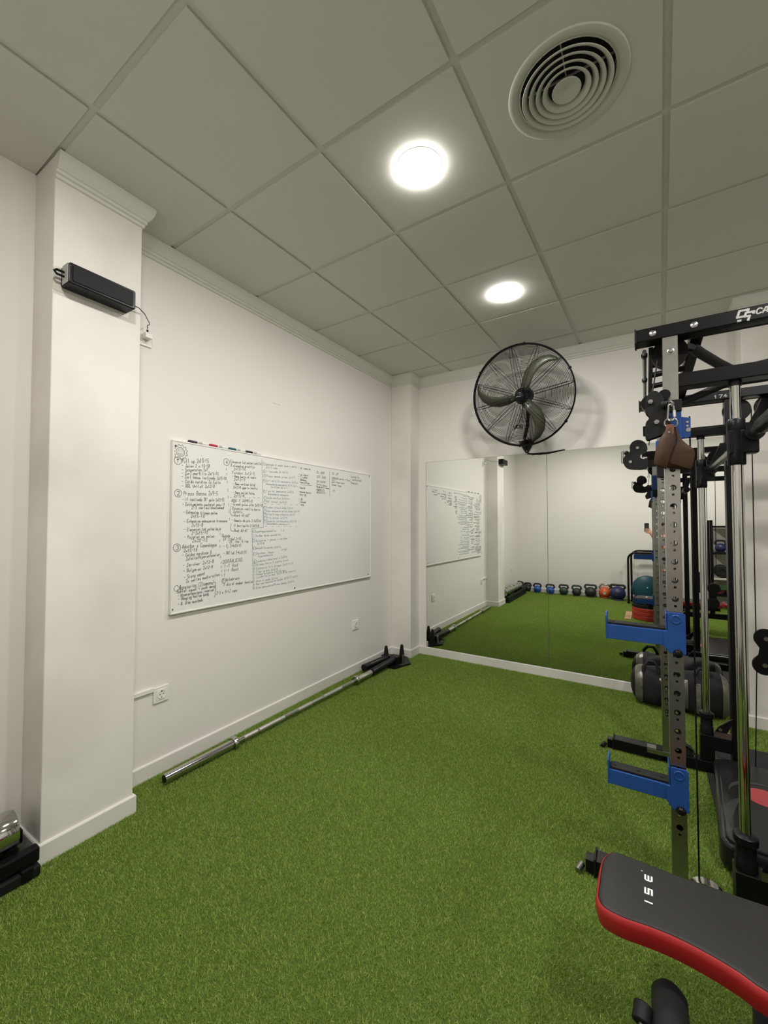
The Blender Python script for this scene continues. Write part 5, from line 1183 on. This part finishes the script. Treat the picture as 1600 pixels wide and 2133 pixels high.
# ------------------------------------------------------------------ shelf rack at the back wall, right
SX, SY = 0.86, -0.82
t = empty('storage_rack', (SX, SY, 0), 'black metal storage rack with weights at the back wall', 'storage rack')
for x in (0, 0.90):
    for y in (0.0, 0.28): MB().box((x, y, -0.006), (x + 0.04, y + 0.04, 1.42)).build('rack_post', BLACK, t, bevel=0.003)
for z in (0.24, 0.50, 0.905, 1.33):
    MB().box((0.04, 0.0, z - 0.03), (0.90, 0.32, z)).build('rack_shelf', BLACK if z != 0.50 else GREYPL, t, bevel=0.002)
o = MB().box((0.04, 0.322, 0.315), (0.90, 0.33, 0.395)).build('sign_strip', GREENB, t, bevel=0.001)
mb = MB()
for x in (0.20, 0.32, 0.44, 0.56, 0.68):
    ribbon(mb, [(x + 0.035, 0.382), (x, 0.355), (x + 0.035, 0.328)], 0.010, Matrix(((1, 0, 0, 0), (0, 0, 1, 0.3308), (0, 1, 0, 0), (0, 0, 0, 1))))
mb.build('arrow_print', mat('pale_green_print', (0.35, 0.5, 0.2), 0.6), t)
kettlebell((SX + 0.15, SY + 0.17, 0.905), 0.20, 0.075, 0.08, NAVY, KBBLACK, 'navy kettlebell standing on the storage rack', 0.3)['group'] = 'kettlebells on the storage rack'
t2 = kettlebell((SX + 0.62, SY + 0.17, 0.905), 0.22, 0.085, 0.09, KBBLACK, KBBLACK, 'black kettlebell standing on the right half of the storage rack', 0.0); t2['group'] = 'kettlebells on the storage rack'
t = empty('foam_roller', (SX + 0.36, SY + 0.17, 0.905), 'rust red foam roller standing on the storage rack', 'foam roller')
MB().lathe([(0.03, 0), (0.062, 0), (0.066, 0.006), (0.066, 0.294), (0.062, 0.30), (0.03, 0.30)], n=32, closed=True).build('roller_foam', mat('rust_foam', (0.25, 0.05, 0.02), 0.8, bump=(60, 0.4, 0.004)), t, smooth=True)
def dumb(loc, r_, m, label, group):
    t = empty('dumbbell', loc, label, 'dumbbell', group)
    for s_ in (-1, 1): MB().lathe([(0.0001, 0), (r_*0.9, 0), (r_, 0.01), (r_, 0.055), (r_*0.9, 0.065), (r_*0.4, 0.067), (r_*0.35, 0.06), (0.0001, 0.06)], Matrix.Translation((0, s_*0.06, 0)) @ (RY if s_ > 0 else Matrix.Rotation(R(90), 4, 'X')), n=28).build('dumbbell_head', m, t, smooth=True)
    MB().cyl((0, -0.065, 0), (0, 0.065, 0), 0.015, n=14).build('dumbbell_handle', STEEL, t, smooth=True)
    return t
for k in range(4): dumb((SX + 0.155 + 0.22*k, SY + 0.17, 0.502 + 0.098), 0.098, RUBBER, 'large black round dumbbell, number %s from the left on the grey shelf' % ('one', 'two', 'three', 'four')[k], 'large black dumbbells on the grey shelf')
for k in range(6): dumb((SX + 0.105 + 0.14*k, SY + 0.17, 0.242 + 0.055), 0.055, mat('red_dumbbell', (0.25, 0.02, 0.03), 0.5) if k == 0 else bpy.data.materials['red_dumbbell'], 'dark red dumbbell on the lowest shelf, %s from its left end' % ('first', 'second', 'third', 'fourth', 'fifth', 'sixth')[k], 'dark red dumbbells on the lowest shelf')

# ------------------------------------------------------------------ the person holding the phone (seen only in the mirror)
YAW = R(32.15)
fwd = Vector((-math.sin(YAW), math.cos(YAW), 0)); rgt = Vector((math.cos(YAW), math.sin(YAW), 0))
def ph(a, d, z): return Vector((0, 0, z)) + rgt * a + fwd * d
t = empty('phone', (0, 0, 1.30), 'dark smartphone held up to the mirror by the kneeling person', 'phone')
PMX = Matrix.Rotation(YAW, 4, 'Z')
o = MB().prism([(x, -0.014, zz) for x, zz in rrect(-0.036, -0.074, 0.036, 0.072, 0.009)], (0, 0.0075, 0)).build('phone_body', PHONEM, t, bevel=0.001)
MB().prism([(x, -0.0066, zz) for x, zz in rrect(-0.012, 0.045, 0.030, 0.068, 0.006)], (0, 0.0012, 0)).build('camera_bump', BLACK, t)
t.rotation_euler[2] = YAW
def skinned(name, nodes, edges, m, parent=None, sub=2, root=0):
    me = bpy.data.meshes.new(name); me.from_pydata([n[0] for n in nodes], edges, [])
    o = bpy.data.objects.new(name, me); C.objects.link(o); me.materials.append(m)
    if parent: o.parent = parent
    md = o.modifiers.new('skin', 'SKIN'); md.use_smooth_shade = True
    sd = me.skin_vertices[0].data if me.skin_vertices else None
    if sd is None:
        bm = bmesh.new(); bm.from_mesh(me); bm.verts.layers.skin.verify(); bm.to_mesh(me); bm.free(); sd = me.skin_vertices[0].data
    for i, n in enumerate(nodes):
        r_ = n[1]; sd[i].radius = (r_, r_) if not isinstance(r_, tuple) else r_
        sd[i].use_root = (i == root)
    ss_ = o.modifiers.new('sub', 'SUBSURF'); ss_.levels = sub; ss_.render_levels = sub
    return o
V = Vector
def T(a, b, z): return Vector((0.285 - b, -0.205 + a, z))      # a: to the person's right, b: forward (towards the left wall)
body = [(T(0, 0, 0.52), 0.112), (T(0, 0, 0.72), 0.10), (T(0, 0.01, 0.92), 0.115), (T(0, 0.0, 1.06), 0.105), (T(0, 0.01, 1.16), 0.05), (T(0, 0.02, 1.22), 0.053), (T(0, 0.035, 1.29), 0.080), (T(0, 0.03, 1.37), 0.070),
        (T(0.15, 0.0, 1.10), 0.050), (T(0.165, 0.02, 1.01), 0.042), (T(0.165, 0.075, 0.90), 0.036), (T(0.17, 0.13, 1.00), 0.034), (ph(0.080, -0.024, 1.180), 0.024), (ph(0.056, -0.014, 1.222), 0.026),
        (T(-0.15, 0.0, 1.10), 0.050), (T(-0.18, -0.01, 0.96), 0.042), (T(-0.20, -0.02, 0.84), 0.036), (T(-0.18, 0.05, 0.74), 0.033), (T(-0.14, 0.11, 0.64), 0.024), (T(-0.13, 0.13, 0.595), 0.028),
        # legs, kneeling
        (T(0.085, 0.02, 0.42), 0.086), (T(0.095, 0.06, 0.22), 0.068), (T(0.095, 0.09, 0.065), 0.056), (T(0.09, -0.08, 0.062), 0.050), (T(0.085, -0.24, 0.045), 0.036), (T(0.085, -0.28, 0.03), 0.03),
        (T(-0.085, 0.02, 0.42), 0.086), (T(-0.095, 0.06, 0.22), 0.068), (T(-0.095, 0.09, 0.065), 0.056), (T(-0.09, -0.08, 0.062), 0.050), (T(-0.085, -0.24, 0.045), 0.036), (T(-0.085, -0.28, 0.03), 0.03)]
ed = [(0,1),(1,2),(2,3),(3,4),(4,5),(5,6),(6,7),(3,8),(8,9),(9,10),(10,11),(11,12),(12,13),(3,14),(14,15),(15,16),(16,17),(17,18),(18,19),(0,20),(20,21),(21,22),(22,23),(23,24),(24,25),(0,26),(26,27),(27,28),(28,29),(29,30),(30,31)]
def chain(start, pts, rs):
    prev = start
    for p, r_ in zip(pts, rs): body.append((p, r_)); ed.append((prev, len(body)-1)); prev = len(body)-1
for k, ln in enumerate((0.9, 1.0, 0.98, 0.8)):           # fingers round the phone
    z0 = 1.212 + 0.019*(3-k)
    chain(13, [ph(0.046, 0.004, z0), ph(0.030, 0.012, z0 + 0.004), ph(0.030 - 0.026*ln, 0.010, z0 + 0.007), ph(0.030 - 0.046*ln, 0.004, z0 + 0.008)], (0.0095, 0.0088, 0.0082, 0.0070))
chain(13, [ph(0.050, -0.018, 1.250), ph(0.040, -0.026, 1.275), ph(0.022, -0.026, 1.292)], (0.011, 0.0098, 0.0085))
for k, ln in enumerate((0.9, 1.0, 0.95, 0.8)):           # relaxed left hand
    y0 = -0.108 - 0.017*k
    chain(19, [T(y0, 0.145, 0.565), T(y0 - 0.002, 0.15, 0.565 - 0.032*ln), T(y0 - 0.004, 0.138, 0.565 - 0.056*ln), T(y0 - 0.005, 0.124, 0.565 - 0.068*ln)], (0.010, 0.0088, 0.0082, 0.0072))
chain(19, [T(-0.105, 0.115, 0.585), T(-0.095, 0.118, 0.555), T(-0.092, 0.122, 0.532)], (0.012, 0.010, 0.0085))
person = skinned('person', body, ed, SKIN)
tag(person, 'kneeling person in dark clothes holding up a phone, forearm seen in the mirror', 'person')
sh = [(T(0, 0, 0.56), 0.130), (T(0, 0, 0.74), 0.118), (T(0, 0.01, 0.93), 0.132), (T(0, 0, 1.06), 0.12), (T(0, 0.005, 1.125), 0.068), (T(0.15, 0.0, 1.10), 0.063), (T(0.165, 0.015, 1.02), 0.056), (T(-0.15, 0.0, 1.10), 0.063), (T(-0.178, -0.01, 0.98), 0.056)]
skinned('shirt', sh, [(0,1),(1,2),(2,3),(3,4),(3,5),(5,6),(3,7),(7,8)], SHIRT, person)
tr_ = [(T(0, 0, 0.56), 0.122)]
for sg in (1, -1): tr_ += [(T(sg*0.085, 0.02, 0.42), 0.100), (T(sg*0.095, 0.06, 0.22), 0.082), (T(sg*0.095, 0.095, 0.075), 0.068), (T(sg*0.09, -0.08, 0.070), 0.060), (T(sg*0.085, -0.22, 0.055), 0.047)]
skinned('trousers', tr_, [(0,1),(1,2),(2,3),(3,4),(4,5),(0,6),(6,7),(7,8),(8,9),(9,10)], TROUSER, person)
for sg in (1, -1):
    skinned('shoe', [(T(sg*0.085, -0.24, 0.06), 0.040), (T(sg*0.085, -0.29, 0.07), 0.042), (T(sg*0.085, -0.305, 0.035), 0.030)], [(0,1),(1,2)], WPLAST, person)
HC = T(0, 0.035, 1.325)
def blob(c_, r_, sc_, name, m):
    M_ = Matrix.Translation(c_) @ Matrix.Diagonal((*sc_, 1))
    return MB().lathe([(0.0001, -r_)] + [(r_*math.cos(R(a)), r_*math.sin(R(a))) for a in range(-75, 90, 15)] + [(0.0001, r_)], M_, n=20).build(name, m, person, smooth=True)
def H(a, b, z): return HC + Vector((-b, a, z))
blob(H(0, -0.016, 0.032), 0.090, (1.0, 0.95, 0.85), 'hair', HAIR)
blob(H(-0.002, 0.098, -0.022), 0.014, (1.1, 0.8, 1.5), 'nose', SKIN)
for s_ in (-1, 1):
    blob(H(s_*0.03, 0.082, 0.004), 0.0115, (0.7, 1.2, 0.8), 'eye', WPLAST)
    blob(H(s_*0.03, 0.090, 0.004), 0.0048, (0.6, 1, 1), 'iris', HAIR)
    blob(H(s_*0.083, 0.0, -0.01), 0.02, (0.8, 0.45, 1.3), 'ear', SKIN)
blob(H(0, 0.080, -0.062), 0.016, (0.5, 1.4, 0.45), 'mouth', mat('lips', (0.35, 0.12, 0.10), 0.5))
